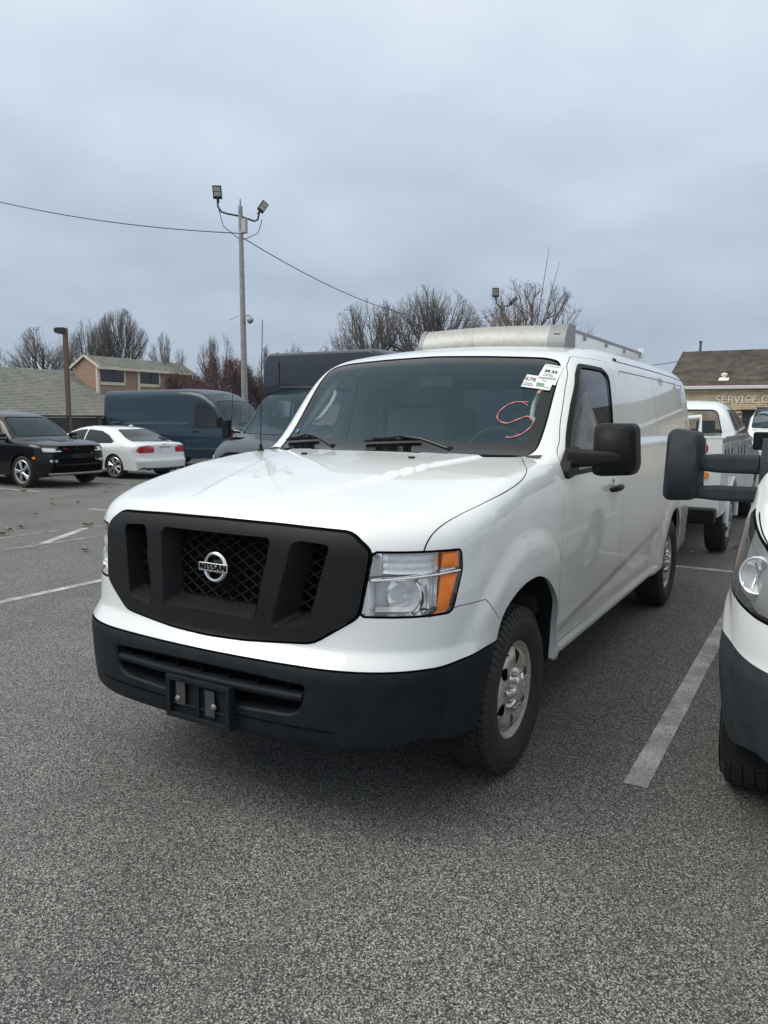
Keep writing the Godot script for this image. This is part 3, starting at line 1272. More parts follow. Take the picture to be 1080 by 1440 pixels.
func cargo_grille(F: VanForm, van: Node3D, sheet: Geo) -> void:
	var opens := [
		[V([-.295, 1.163, .295, 1.163, .242, .842, -.242, .842]), V([-.262, 1.146, .262, 1.146, .214, .876, -.214, .876])],
		[V([.392, 1.163, .548, 1.153, .478, .848, .318, .822]), V([.440, 1.150, .534, 1.144, .462, .880, .384, .866])],
		[V([-.392, 1.163, -.548, 1.153, -.478, .848, -.318, .822]), V([-.440, 1.150, -.534, 1.144, -.462, .880, -.384, .866])]]
	var all := func(_p: Vector3) -> bool: return true
	# the two bars stand proud of the frame
	for i in sheet.v.size():
		var p := sheet.v[i]
		var mid := lerpf(.283, .345, clampf((p.y - .84) / .32, 0.0, 1.0))
		var e := .010 * smoothstep(.062, .040, absf(absf(p.x) - mid)) * smoothstep(.76, .84, p.y) * smoothstep(1.21, 1.17, p.y)
		sheet.v[i] = p + Vector3(0, 0, .007 + e)
	var fronts := []
	for o in opens:
		var q := rounded(o[0], .022, 4)
		fronts.append(q)
		take(sheet, 1, q, 0.0, null, all)
	var frame := put(sheet, "grille", M.black_plastic, van)
	var walls := Geo.new()
	var wires := Geo.new()
	var back := Geo.new()
	for k in 3:
		var f: PackedVector2Array = fronts[k]
		var b: PackedVector2Array = rounded(opens[k][1], .020, 4)
		var r0: Array[Vector3] = []
		var r1: Array[Vector3] = []
		var r2: Array[Vector3] = []
		var r3: Array[Vector3] = []
		for i in f.size() + 1:
			var p := f[i % f.size()]
			var q := b[i % b.size()]
			var z := F.zat(p.x, p.y) + .007
			var mid := lerpf(.283, .345, clampf((p.y - .84) / .32, 0.0, 1.0))
			var e := .010 * smoothstep(.062, .040, absf(absf(p.x) - mid)) * smoothstep(.76, .84, p.y) * smoothstep(1.21, 1.17, p.y)
			r0.append(Vector3(p.x, p.y, z + e + .0008))
			r1.append(Vector3(lerpf(p.x, q.x, .06), lerpf(p.y, q.y, .06), z + e - .003))
			var z2 := F.zat(q.x, q.y) - .070
			r2.append(Vector3(q.x, q.y, z2))
			r3.append(Vector3(q.x, q.y, z2 - .05))
		walls.grid([r0, r1])
		walls.grid([r1, r2])
		walls.grid([r2, r3])
		# expanded-metal mesh: two families of slanting wires
		for fam: float in [1.0, -1.0]:
			var c := -1.2
			while c < 1.2:
				var line := PackedVector2Array([Vector2(c - .6 * fam, 1.0 - .6 * .60), Vector2(c + .6 * fam, 1.0 + .6 * .60)])
				for piece in Geometry2D.intersect_polyline_with_polygon(line, b):
					var n := maxi(2, int(piece[0].distance_to(piece[piece.size() - 1]) / .05))
					var pts := []
					for j in n + 1:
						var p2: Vector2 = piece[0].lerp(piece[piece.size() - 1], float(j) / n)
						pts.append(Vector3(p2.x, p2.y, F.zat(p2.x, p2.y) - .074 + .0015 * fam))
					wires.tube(pts, .0032, 5, false)
				c += .0765
		for i in range(0, 1):
			var bb := PackedVector2Array(b)
			back.prism(bb, Vector3(0, 0, F.zat(opens[k][1][0].x, 1.0) - .135), Vector3.RIGHT, Vector3.UP, Vector3(0, 0, -.004))
	put(walls, "grille_frame", M.black_plastic, frame)
	put(wires, "grille_mesh", M.black_plastic, frame)
	put(back, "grille_backing", M.hole, frame)
	# round emblem with its name bar
	var z := F.zat(0, 1.018) - .030
	var at := Transform3D(Basis(Vector3.BACK, Vector3.UP, Vector3.LEFT).rotated(Vector3.RIGHT, -.06), Vector3(0, 1.018, z))
	var ring := Geo.new()
	ring.lathe([Vector2(.046, -.01), Vector2(.047, .008), Vector2(.050, .013), Vector2(.056, .015), Vector2(.062, .012), Vector2(.066, .004), Vector2(.066, -.01)], 56, at)
	var em := put(ring, "emblem", M.chrome, van)
	var bar := Geo.new()
	var bx := Basis().rotated(Vector3.RIGHT, -.06)
	bar.box(at.origin + Vector3(0, 0, .013), Vector3(.156, .036, .016), .004, bx)
	put(bar, "emblem_bar", M.chrome, em)
	lettering("NISSAN", .0235, .002, M.gap, em, "emblem_lettering", Transform3D(bx.scaled_local(Vector3(1.22, 1.0, 1.0)), at.origin + bx * Vector3(0, 0, .0222)))
	var stalk := Geo.new()
	stalk.box(at.origin + Vector3(0, 0, -.03), Vector3(.05, .06, .05), .006)
	put(stalk, "emblem_mount", M.gloss_black, frame)


func cargo_bumper(F: VanForm, van: Node3D, sheet: Geo) -> void:
	var all := func(_p: Vector3) -> bool: return true
	var oq := rounded(V([-.515, .640, -.25, .652, 0, .656, .25, .652, .515, .640, .492, .535, .445, .506, .2, .498, 0, .496, -.2, .498, -.445, .506, -.492, .535]), .02, 3)
	take(sheet, 1, oq, 0.0, null, func(p: Vector3) -> bool: return p.z > .6)
	var b := put(sheet, "front_bumper", M.bumper_plastic, van)
	var walls := Geo.new()
	var r0: Array[Vector3] = []
	var r1: Array[Vector3] = []
	var r2: Array[Vector3] = []
	for i in oq.size() + 1:
		var p := oq[i % oq.size()]
		var z := F.zat(p.x, p.y)
		r0.append(Vector3(p.x, p.y, z + .001))
		r1.append(Vector3(p.x * .985, .578 + (p.y - .578) * .90, z - .006))
		r2.append(Vector3(p.x * .97, .578 + (p.y - .578) * .86, z - .085))
	walls.grid([r0, r1])
	walls.grid([r1, r2])
	put(walls, "intake_surround", M.bumper_plastic, b)
	var bk := Geo.new()
	for i in 20:
		var xa := -.52 + .052 * i
		var xb := xa + .052
		bk.quad(Vector3(xa, .49, F.zat(xa, .58) - .088), Vector3(xb, .49, F.zat(xb, .58) - .088), Vector3(xb, .66, F.zat(xb, .58) - .088), Vector3(xa, .66, F.zat(xa, .58) - .088), Vector3.BACK)
	for i in 7:
		bk.box(Vector3(-.42 + .14 * i, .60, F.zat(-.42 + .14 * i, .6) - .05), Vector3(.012, .08, .05), .002)
	put(bk, "intake_backing", M.hole, b)
	# louvre across the opening
	for yy: float in [.585]:
		var lou := Geo.new()
		var rows := []
		for i in 25:
			var x := -.492 + .041 * i
			var z := F.zat(x, yy)
			var row: Array[Vector3] = []
			for q in [Vector2(-.05, .016), Vector2(-.012, .014), Vector2(-.002, .004), Vector2(-.004, -.012), Vector2(-.02, -.022), Vector2(-.055, -.016)]:
				row.append(Vector3(x, yy + q.y, z + q.x))
			rows.append(row)
		lou.grid(rows, Vector3.ZERO)
		put(lou, "louvre", M.bumper_plastic, b)
	# lower lip: a groove line
	var lip := Geo.new()
	var path := []
	for i in 21:
		var x := -.62 + .062 * i
		path.append(Vector3(x, .470, F.zat(x, .47) + .0005))
	lip.tube(path, .0035, 6)
	put(lip, "bumper_crease", M.gap, b)
	# empty number-plate bracket
	var c := Vector3(.022, .497, 1.105)
	var fr := Geo.new()
	for q in [[Vector3(0, .078, 0), Vector3(.335, .020, .020)], [Vector3(0, -.078, 0), Vector3(.335, .020, .020)], [Vector3(-.158, 0, 0), Vector3(.020, .150, .020)], [Vector3(.158, 0, 0), Vector3(.020, .150, .020)], [Vector3(.0, 0, -.002), Vector3(.012, .15, .012)], [Vector3(0, -.030, -.006), Vector3(.31, .008, .010)]]:
		fr.box(c + q[0], q[1], .004)
	fr.box(c + Vector3(0, 0, -.016), Vector3(.32, .155, .006), .002)
	# side flanges back to the bumper
	fr.prism(V([0, .088, .0, -.088, -.045, -.088, -.03, .088]), c + Vector3(.163, 0, .008), Vector3.BACK, Vector3.UP, Vector3(.006, 0, 0))
	fr.prism(V([0, .088, .0, -.088, -.045, -.088, -.03, .088]), c + Vector3(-.169, 0, .008), Vector3.BACK, Vector3.UP, Vector3(.006, 0, 0))
	var pl := put(fr, "plate_bracket", M.bumper_plastic, van)
	for s: float in [-1.0, 1.0]:
		var tab := Geo.new()
		tab.box(c + Vector3(.078 * s - .016, .012 - .01 * s, .0), Vector3(.048, .105, .004), .001)
		put(tab, "bracket_tab", M.dark_steel, pl)
		var sc := Geo.new()
		sc.lathe([Vector2(0, .010), Vector2(.008, .009), Vector2(.011, .003), Vector2(.014, .002), Vector2(.014, 0)], 12, Transform3D(Basis(Vector3.BACK, Vector3.UP, Vector3.LEFT), c + Vector3(.078 * s - .03 + .036 * (s + 1) / 2, -.006, .002)))
		put(sc, "screw", M.steel, pl)
	# rusty tow hooks under the bumper
	for s: float in [-1.0, 1.0]:
		var hk := Geo.new()
		var pts := []
		for i in 9:
			var a := PI * i / 8.0
			pts.append(Vector3(.455 * s - .04 * cos(a), .405 - .028 * sin(a), .97))
		hk.tube(pts, .011, 8)
		put(hk, "tow_hook", M.rust, van)
	var drip := Geo.new()
	drip.tube([Vector3(.80, .40, .80), Vector3(.805, .345, .80)], .005, 6)
	put(drip, "hose_end", M.rubber_seal, van)


func cargo_lamps(F: VanForm, van: Node3D, lens: Geo) -> void:
	for s: float in [1.0, -1.0]:
		var mir := Transform3D(Basis.from_scale(Vector3(s, 1, 1)), Vector3.ZERO)
		var o := put(lens.half(s), "headlight", M.clear_lens, van)
		var P := func(u: float, v: float, d: float) -> Vector3: return lens_point(F, u, v, d)
		var add := func(g: Geo, called: String, m: Material) -> void:
			var h := Geo.new()
			h.join(g, mir)
			put(h, called, m, o)
		var patch := func(u0: float, u1: float, v0: float, v1: float, nu: int, nv: int, dep: Callable) -> Geo:
			var rows := []
			for j in nv + 1:
				var row: Array[Vector3] = []
				for i in nu + 1:
					var fu := float(i) / nu
					var fv := float(j) / nv
					var v := lerpf(v0, v1, fv)
					var sl := lerpf(-.262, -.192, (v - .897) / .239)     # slanting inner end
					var sr := lerpf(.232, .300, clampf((v - .897) / .17, 0.0, 1.0))
					var u := lerpf(maxf(u0, sl + .006), minf(u1, sr - .006), fu)
					row.append(P.call(u, v, dep.call(fu, fv)))
				rows.append(row)
			var g := Geo.new()
			g.grid(rows, Vector3(.45, 0, .89))
			return g
		# housing behind everything
		add.call(patch.call(-.3, .4, .900, 1.134, 12, 6, func(_a, _b) -> float: return .085), "lamp_housing", M.lamp_grey)
		# upper lamp: fluted sheet, bowed
		add.call(patch.call(-.165, .14, 1.05, 1.128, 168, 9, func(a: float, b: float) -> float:
			return .030 + .016 * pow(absf(a - .5) * 2.0, 2.0) + .004 * absf(sin(b * PI * 3.0)) + .005 * sin(a * TAU * 24.0) * smoothstep(.1, .2, a)), "turn_lamp", M.reflector)
		# side walls of the upper and lower bowls
		for sp in [[-.3, -.15, 1.045, 1.13, .012, .040], [.13, .17, 1.045, 1.13, .010, .035]]:
			add.call(patch.call(sp[0], sp[1], sp[2], sp[3], 3, 3, func(a: float, b: float) -> float: return lerpf(sp[4], sp[5], a)), "lamp_bezel", M.chrome)
		# chromed bar between the lamps
		var bar := Geo.new()
		var rows := []
		for i in 15:
			var u := lerpf(-.205, .290, i / 14.0)
			var v := lerpf(1.030, 1.056, i / 14.0)
			rows.append([P.call(u, v - .007, .075), P.call(u, v - .007, .008), P.call(u, v, .004), P.call(u, v + .007, .010), P.call(u, v + .006, .075)])
		bar.grid(rows, Vector3.ZERO)
		add.call(bar, "lamp_divider", M.chrome)
		# bezel along the bottom and the inner end
		add.call(patch.call(-.3, .4, .899, .912, 14, 2, func(_a, b: float) -> float: return lerpf(.006, .03, b)), "lamp_bezel", M.chrome)
		add.call(patch.call(-.3, -.195, .905, 1.03, 4, 6, func(a: float, _b) -> float: return lerpf(.008, .055, a * a)), "lamp_bezel", M.lamp_grey)
		# lower bowl
		var bowl := Geo.new()
		var c0: Vector3 = P.call(-.045, .968, .045)
		var ax := Vector3(.10, 0.20, 1.0).normalized()
		var ay := (Vector3.UP - ax * ax.y).normalized()
		var az := ax.cross(ay)
		var prof := []
		for i in 13:
			var r := .0655 * (1.0 - i / 12.0)
			prof.append(Vector2(maxf(r, 0.0), -.050 + r * r * 11.0))
		bowl.lathe(prof, 40, Transform3D(Basis(ax, ay, az), c0))
		add.call(bowl, "main_reflector", M.reflector)
		var ringg := Geo.new()
		ringg.lathe([Vector2(.0655, -.004), Vector2(.069, .003), Vector2(.073, .0), Vector2(.075, -.03)], 40, Transform3D(Basis(ax, ay, az), c0))
		add.call(ringg, "reflector_ring", M.chrome)
		var bulb := Geo.new()
		bulb.lathe([Vector2(0, .02), Vector2(.008, .015), Vector2(.010, .0), Vector2(.010, -.06)], 14, Transform3D(Basis(ax, ay, az), c0 + ax * -.02))
		add.call(bulb, "bulb", M.lamp_grey)
		# faceted cheek beside the bowl
		add.call(patch.call(.02, .145, .915, 1.032, 10, 6, func(a: float, b: float) -> float:
			return .035 + .045 * absf(fposmod(a * 2.5, 1.0) - .5) + .02 * absf(fposmod(b * 1.6 + a, 1.0) - .5)), "lamp_facets", M.reflector)
		add.call(patch.call(-.19, .02, .912, .925, 8, 2, func(_a, b: float) -> float: return lerpf(.022, .05, b)), "lamp_bezel", M.reflector)
		# amber markers
		for q in [[.178, .286, 1.067, 1.128, .178], [.150, .262, .908, 1.044, .160]]:
			var am := Geo.new()
			var rws := []
			for j in 7:
				var row: Array[Vector3] = []
				for i in 8:
					var v := lerpf(q[2], q[3], j / 6.0)
					var right := lerpf(.226, .292, clampf((v - .915) / .15, 0.0, 1.0)) - .012
					var left: float = lerpf(.142, .172, (v - .915) / .2)
					row.append(P.call(lerpf(left, right, i / 7.0), v, .010 + (.012 if i == 0 or i == 7 or j == 0 or j == 6 else 0.0)))
				rws.append(row)
			am.grid(rws, Vector3(.8, 0, .5))
			add.call(am, "amber_marker", M.orange_lens)
		add.call(patch.call(.14, .4, .905, 1.045, 6, 6, func(_a, _b) -> float: return .030), "marker_backing", M.chrome)
		add.call(patch.call(.16, .4, 1.056, 1.134, 6, 6, func(_a, _b) -> float: return .030), "marker_backing", M.chrome)


func cargo_mirrors(_F: VanForm, van: Node3D) -> void:
	for s: float in [1.0]:
		var g := Geo.new()
		# head: rounded shell, a little wider at the top
		var rows := []
		for k in 9:
			var d := k / 8.0
			var z := lerpf(-.545, -.69, d)
			var sc := 0.80 + 0.20 * sqrt(1.0 - pow(1.0 - minf(d * 2.2, 1.0), 2.0))
			var row: Array[Vector3] = []
			for q in rounded(V([1.100, 1.352, 1.135, 1.340, 1.30, 1.352, 1.318, 1.40, 1.305, 1.585, 1.285, 1.607, 1.125, 1.607, 1.104, 1.59]), .03, 4):
				var cc := Vector2(1.205, 1.475)
				var p := cc + (q - cc) * sc
				row.append(Vector3(s * p.x, p.y, z))
			rows.append(row)
		g.grid(rows, Vector3.ZERO, true)
		var cap: Array[Vector3] = []
		for p in rows[0]:
			cap.append(p)
		for i in cap.size():
			g.tri_n(Vector3(s * 1.205, 1.475, -.535), cap[i], cap[(i + 1) % cap.size()], Vector3.BACK, Vector3(cap[i].x - s * 1.205, cap[i].y - 1.475, .12).normalized(), Vector3(cap[(i + 1) % cap.size()].x - s * 1.205, cap[(i + 1) % cap.size()].y - 1.475, .12).normalized())
		var o := put(g, "wing_mirror", M.black_plastic, van)
		var gl := Geo.new()
		gl.box(Vector3(s * 1.205, 1.475, -.692), Vector3(.18, .24, .006), .002)
		put(gl, "mirror_glass", M.chrome, o)
		var arm := Geo.new()
		var ar := []
		for i in 8:
			var x := lerpf(.985, 1.292, i / 7.0)
			var hh := lerpf(.050, .030, i / 7.0)
			var row2: Array[Vector3] = []
			for q in rounded(V([-1, -1, 1, -1, 1, 1, -1, 1]), .7, 3):
				row2.append(Vector3(s * x, 1.428 + .012 * i / 7.0 + q.y * hh, -.575 + q.x * .034 + smoothstep(1.06, 1.14, x) * .012 - smoothstep(1.22, 1.292, x) * .030))
			ar.append(row2)
		arm.grid(ar, Vector3.ZERO, true)
		put(arm, "mirror_arm", M.black_plastic, o)
		var ft := Geo.new()
		ft.prism(rounded(V([-.50, 1.325, -.49, 1.37, -.60, 1.475, -.665, 1.485, -.68, 1.36, -.58, 1.335]), .02), Vector3(s * .955, 0, 0), Vector3.BACK, Vector3.UP, Vector3(s * .055, 0, 0))
		put(ft, "mirror_foot", M.black_plastic, o)


func cargo_roof(F: VanForm, van: Node3D) -> void:
	# bent metal fairing across the roof and the side boards of the rack behind it
	var fair := Geo.new()
	var rows := []
	for i in 25:
		var x := -.475 + .93 * i / 24.0
		var yb := F.yat(x, -1.79) - .012
		var row: Array[Vector3] = []
		for k in 9:
			var a := PI * .5 * k / 8.0
			row.append(Vector3(x, yb + .075 * (k / 8.0) + .080 * sin(a), -1.74 - .10 * (1.0 - cos(a))))
		row.append(Vector3(x, yb + .152, -2.0))
		rows.append(row)
	fair.grid(rows, Vector3(0, .5, 1))
	var rack := Node3D.new()
	rack.name = "roof_rack"
	van.add_child(rack)
	put(fair, "fairing", M.aluminium, rack)
	for s: float in [1.0, -1.0]:
		var x0 := .455 if s > 0 else -.475
		var w := .12 if s > 0 else -.03
		var yb := F.yat(.5, -1.8) - .03
		var prof := V([0, 0])
		prof.clear()
		for k in 9:
			var a := PI * .5 * k / 8.0
			prof.append(Vector2(-1.735 - .10 * (1.0 - cos(a)), yb + .09 * (k / 8.0) + .09 * sin(a)))
		prof.append(Vector2(-1.98, yb + .18))
		prof.append(Vector2(-1.98, yb))
		var br := Geo.new()
		br.prism(prof, Vector3(x0 + (.001 if s > 0 else -.001), 0, 0), Vector3.BACK, Vector3.UP, Vector3(w, 0, 0))
		put(br, "fairing_end", M.grey_bracket, rack)
		if s > 0:
			var slot := Geo.new()
			slot.box(Vector3(.515, yb + .105, -1.772), Vector3(.055, .024, .012), .004)
			put(slot, "maker_plate", M.steel, rack)
			var slot2 := Geo.new()
			slot2.box(Vector3(.515, yb + .105, -1.766), Vector3(.044, .014, .006), .002)
			put(slot2, "plate_print", M.gap, rack)
		# side board: a deep pale channel with a grey top flange
		var sx := s * .545
		var bd := Geo.new()
		bd.prism(V([-1.86, yb + .0, -1.86, yb + .150, -4.15, yb + .150, -4.15, yb + .0]), Vector3(sx - s * .012, 0, 0), Vector3.BACK, Vector3.UP, Vector3(s * .012, 0, 0))
		put(bd, "side_board", M.white_paint, rack)
		var fl := Geo.new()
		fl.prism(V([-1.85, yb + .145, -1.85, yb + .166, -4.17, yb + .166, -4.17, yb + .145]), Vector3(sx - s * .03, 0, 0), Vector3.BACK, Vector3.UP, Vector3(s * .036, 0, 0))
		put(fl, "side_flange", M.grey_bracket, rack)
		var ep := Geo.new()
		ep.box(Vector3(sx - s * .005, yb + .11, -4.185), Vector3(.05, .19, .02), .004)
		put(ep, "end_bracket", M.white_paint, rack)
	for k in 4:
		var cb := Geo.new()
		cb.box(Vector3(0, F.yat(0, -2.3) + .07, -2.3 - .6 * k), Vector3(1.12, .03, .04), .006)
		put(cb, "cross_bar", M.aluminium, rack)


func ribbon(F: VanForm, pts: PackedVector2Array, w: float, off: float) -> Geo:   # a flat stroke on the windscreen
	var fine: Array[Vector2] = []
	for i in pts.size() - 1:
		var a := pts[maxi(i - 1, 0)]
		var d := pts[mini(i + 2, pts.size() - 1)]
		for k in 6:
			fine.append(pts[i].cubic_interpolate(pts[i + 1], a, d, k / 6.0))
	fine.append(pts[pts.size() - 1])
	var l: Array[Vector3] = []
	var r: Array[Vector3] = []
	for i in fine.size():
		var d := (fine[mini(i + 1, fine.size() - 1)] - fine[maxi(i - 1, 0)]).normalized().orthogonal()
		var ww := w * (0.8 + 0.35 * sin(i * 0.9))
		l.append(on_screen(F, fine[i].x + d.x * ww, fine[i].y + d.y * ww, off))
		r.append(on_screen(F, fine[i].x - d.x * ww, fine[i].y - d.y * ww, off))
	var g := Geo.new()
	g.grid([l, r], Vector3(0, .6, .8))
	return g


func screen_patch(F: VanForm, a: Vector2, b: Vector2, c: Vector2, d: Vector2, off: float) -> Geo:
	var rows := []
	for j in 5:
		var row: Array[Vector3] = []
		for i in 5:
			var p := a.lerp(b, i / 4.0).lerp(d.lerp(c, i / 4.0), j / 4.0)
			row.append(on_screen(F, p.x, p.y, off))
		rows.append(row)
	var g := Geo.new()
	g.grid(rows, Vector3(0, .6, .8))
	return g


func cargo_screen_things(F: VanForm, van: Node3D) -> void:
	# red letter S drawn on the glass
	put(ribbon(F, V([.619, 1.715, .58, 1.696, .553, 1.658, .56, 1.621, .613, 1.6, .667, 1.622, .706, 1.637, .743, 1.619, .744, 1.586, .718, 1.55, .675, 1.529, .638, 1.526]), .0027, .003), "marker_letter", M.red_marker, van)
	put(ribbon(F, V([.691, 1.696, .672, 1.708, .655, 1.715]), .0020, .003), "marker_stroke", M.red_marker, van)
	put(ribbon(F, V([.690, 1.715, .655, 1.7165, .619, 1.715]), .0018, .003), "marker_stroke", M.red_marker, van)
	put(ribbon(F, V([.727, 1.779, .733, 1.772, .727, 1.766, .722, 1.772, .728, 1.778]), .005, .003), "marker_dot", M.red_marker, van)
	# lot stickers
	var s2 := put(screen_patch(F, Vector2(.706, 1.931), Vector2(.808, 1.912), Vector2(.800, 1.806), Vector2(.690, 1.829), .004), "sticker", M.paper, van, "upper paper lot sticker numbered 26 52")
	var s1 := put(screen_patch(F, Vector2(.632, 1.869), Vector2(.712, 1.856), Vector2(.712, 1.787), Vector2(.622, 1.800), .005), "sticker", M.paper, van, "lower paper lot sticker numbered 678")
	var s1b := put(screen_patch(F, Vector2(.712, 1.836), Vector2(.785, 1.822), Vector2(.780, 1.776), Vector2(.712, 1.787), .0055), "sticker", M.paper, van, "narrow paper strip beside the lot sticker")
	var face := func(x: float, y: float, off: float, slant: float) -> Transform3D:
		var p := on_screen(F, x, y, off)
		var n := F.normal(p)
		var r := (on_screen(F, x + .03, y - .03 * slant, off) - p).normalized()
		var u := n.cross(r).normalized()
		return Transform3D(Basis(r, u, u.cross(r) * -1.0 if r.cross(u).dot(n) < 0 else r.cross(u)), p)
	lettering("26 52", .021, .001, M.ink, s2, "sticker_number", face.call(.753, 1.884, .006, .19))
	lettering("678", .027, .001, M.ink, s1, "sticker_number", face.call(.661, 1.840, .007, .16), 400)
	var small := Geo.new()
	for q in [[.655, 1.816, .05], [.657, 1.806, .06], [.735, 1.83, .03], [.76, 1.79, .03]]:
		small.join(screen_patch(F, Vector2(q[0] - q[2] / 2, q[1] + .003 + .004), Vector2(q[0] + q[2] / 2, q[1] + .003 - .004), Vector2(q[0] + q[2] / 2, q[1] - .001 - .004), Vector2(q[0] - q[2] / 2, q[1] - .001 + .004), .008))
	put(small, "sticker_print", M.pale_ink, s1)
	var small2 := Geo.new()
	for q in [[.758, 1.912, .06, .003], [.745, 1.868, .05, .003], [.745, 1.860, .065, .003], [.745, 1.846, .095, .008], [.717, 1.922, .014, .005]]:
		small2.join(screen_patch(F, Vector2(q[0] - q[2] / 2, q[1] + q[3] / 2 + .005), Vector2(q[0] + q[2] / 2, q[1] + q[3] / 2 - .005), Vector2(q[0] + q[2] / 2, q[1] - q[3] / 2 - .005), Vector2(q[0] - q[2] / 2, q[1] - q[3] / 2 + .005), .006))
	put(small2, "sticker_print", M.pale_ink, s2)
	put(screen_patch(F, Vector2(.700, 1.822), Vector2(.742, 1.815), Vector2(.742, 1.796), Vector2(.700, 1.802), .008), "sticker_panel", M.green_ink, s1b)
	put(screen_patch(F, Vector2(-.775, 1.545), Vector2(-.755, 1.549), Vector2(-.752, 1.531), Vector2(-.772, 1.527), .004), "sticker", M.blue_sticker, van, "small blue inspection sticker")
	# wipers
	for q in [[Vector2(.10, 1.46), Vector2(.40, 1.462), Vector2(-.15, 1.485), Vector2(.19, 1.50)], [Vector2(-.56, 1.462), Vector2(-.28, 1.462), Vector2(-.79, 1.475), Vector2(-.53, 1.492)]]:
		var w := Geo.new()
		var pivot := on_screen(F, q[1].x, q[1].y - .016, .018)
		var mid := on_screen(F, (q[2].x + q[3].x) / 2 + .06, 1.497, .034)
		var elbow := pivot.lerp(mid, .55) + Vector3(0, .018, .018)
		w.tube([pivot, elbow, mid], [.011, .009, .007], 8)
		var bl := []
		for i in 9:
			var p: Vector2 = q[2].lerp(q[3], i / 8.0)
			bl.append(on_screen(F, p.x, p.y, .013))
		var o := put(w, "wiper", M.gloss_black, van)
		var blade := Geo.new()
		blade.tube(bl, .008, 6)
		for i in 3:
			blade.box(bl[2 + 2 * i] + Vector3(0, .008, .008), Vector3(.05, .012, .012), .003)
		blade.tube([bl[0].lerp(bl[1], .3), mid, bl[7]], .006, 6)
		put(blade, "wiper_blade", M.rubber_seal, o)
		var cap := Geo.new()
		cap.lathe([Vector2(0, .016), Vector2(.014, .014), Vector2(.018, 0)], 14, Transform3D(Basis(Vector3.UP, Vector3.LEFT, Vector3.BACK), pivot))
		put(cap, "wiper_cap", M.black_plastic, o)
	# washer slit of the bonnet
	var nz := Geo.new()
	for s: float in [-1.0, 1.0]:
		nz.box(Vector3(.33 * s, F.yat(.33, -.1) + .004, -.1), Vector3(.03, .010, .02), .003)
	put(nz, "washer_nozzles", M.black_plastic, van)


func seat(van: Node3D, at: Vector3) -> void:
	var b := Geo.new()
	b.box(at + Vector3(0, .0, 0), Vector3(.52, .16, .54), .05)
	var o := put(b, "seat", M.seat_cloth, van)
	var tilt := Basis(Vector3.RIGHT, .22)
	var k := Geo.new()
	k.box(at + Vector3(0, .40, -.30), Vector3(.50, .70, .14), .06, tilt.inverse())
	put(k, "backrest", M.seat_cloth, o)
	var h := Geo.new()
	h.box(at + Vector3(0, .86, -.40), Vector3(.30, .20, .11), .05, tilt.inverse())
	h.tube([at + Vector3(-.06, .70, -.37), at + Vector3(-.06, .86, -.40)], .008, 6)
	h.tube([at + Vector3(.06, .70, -.37), at + Vector3(.06, .86, -.40)], .008, 6)
	put(h, "headrest", M.seat_cloth, o)


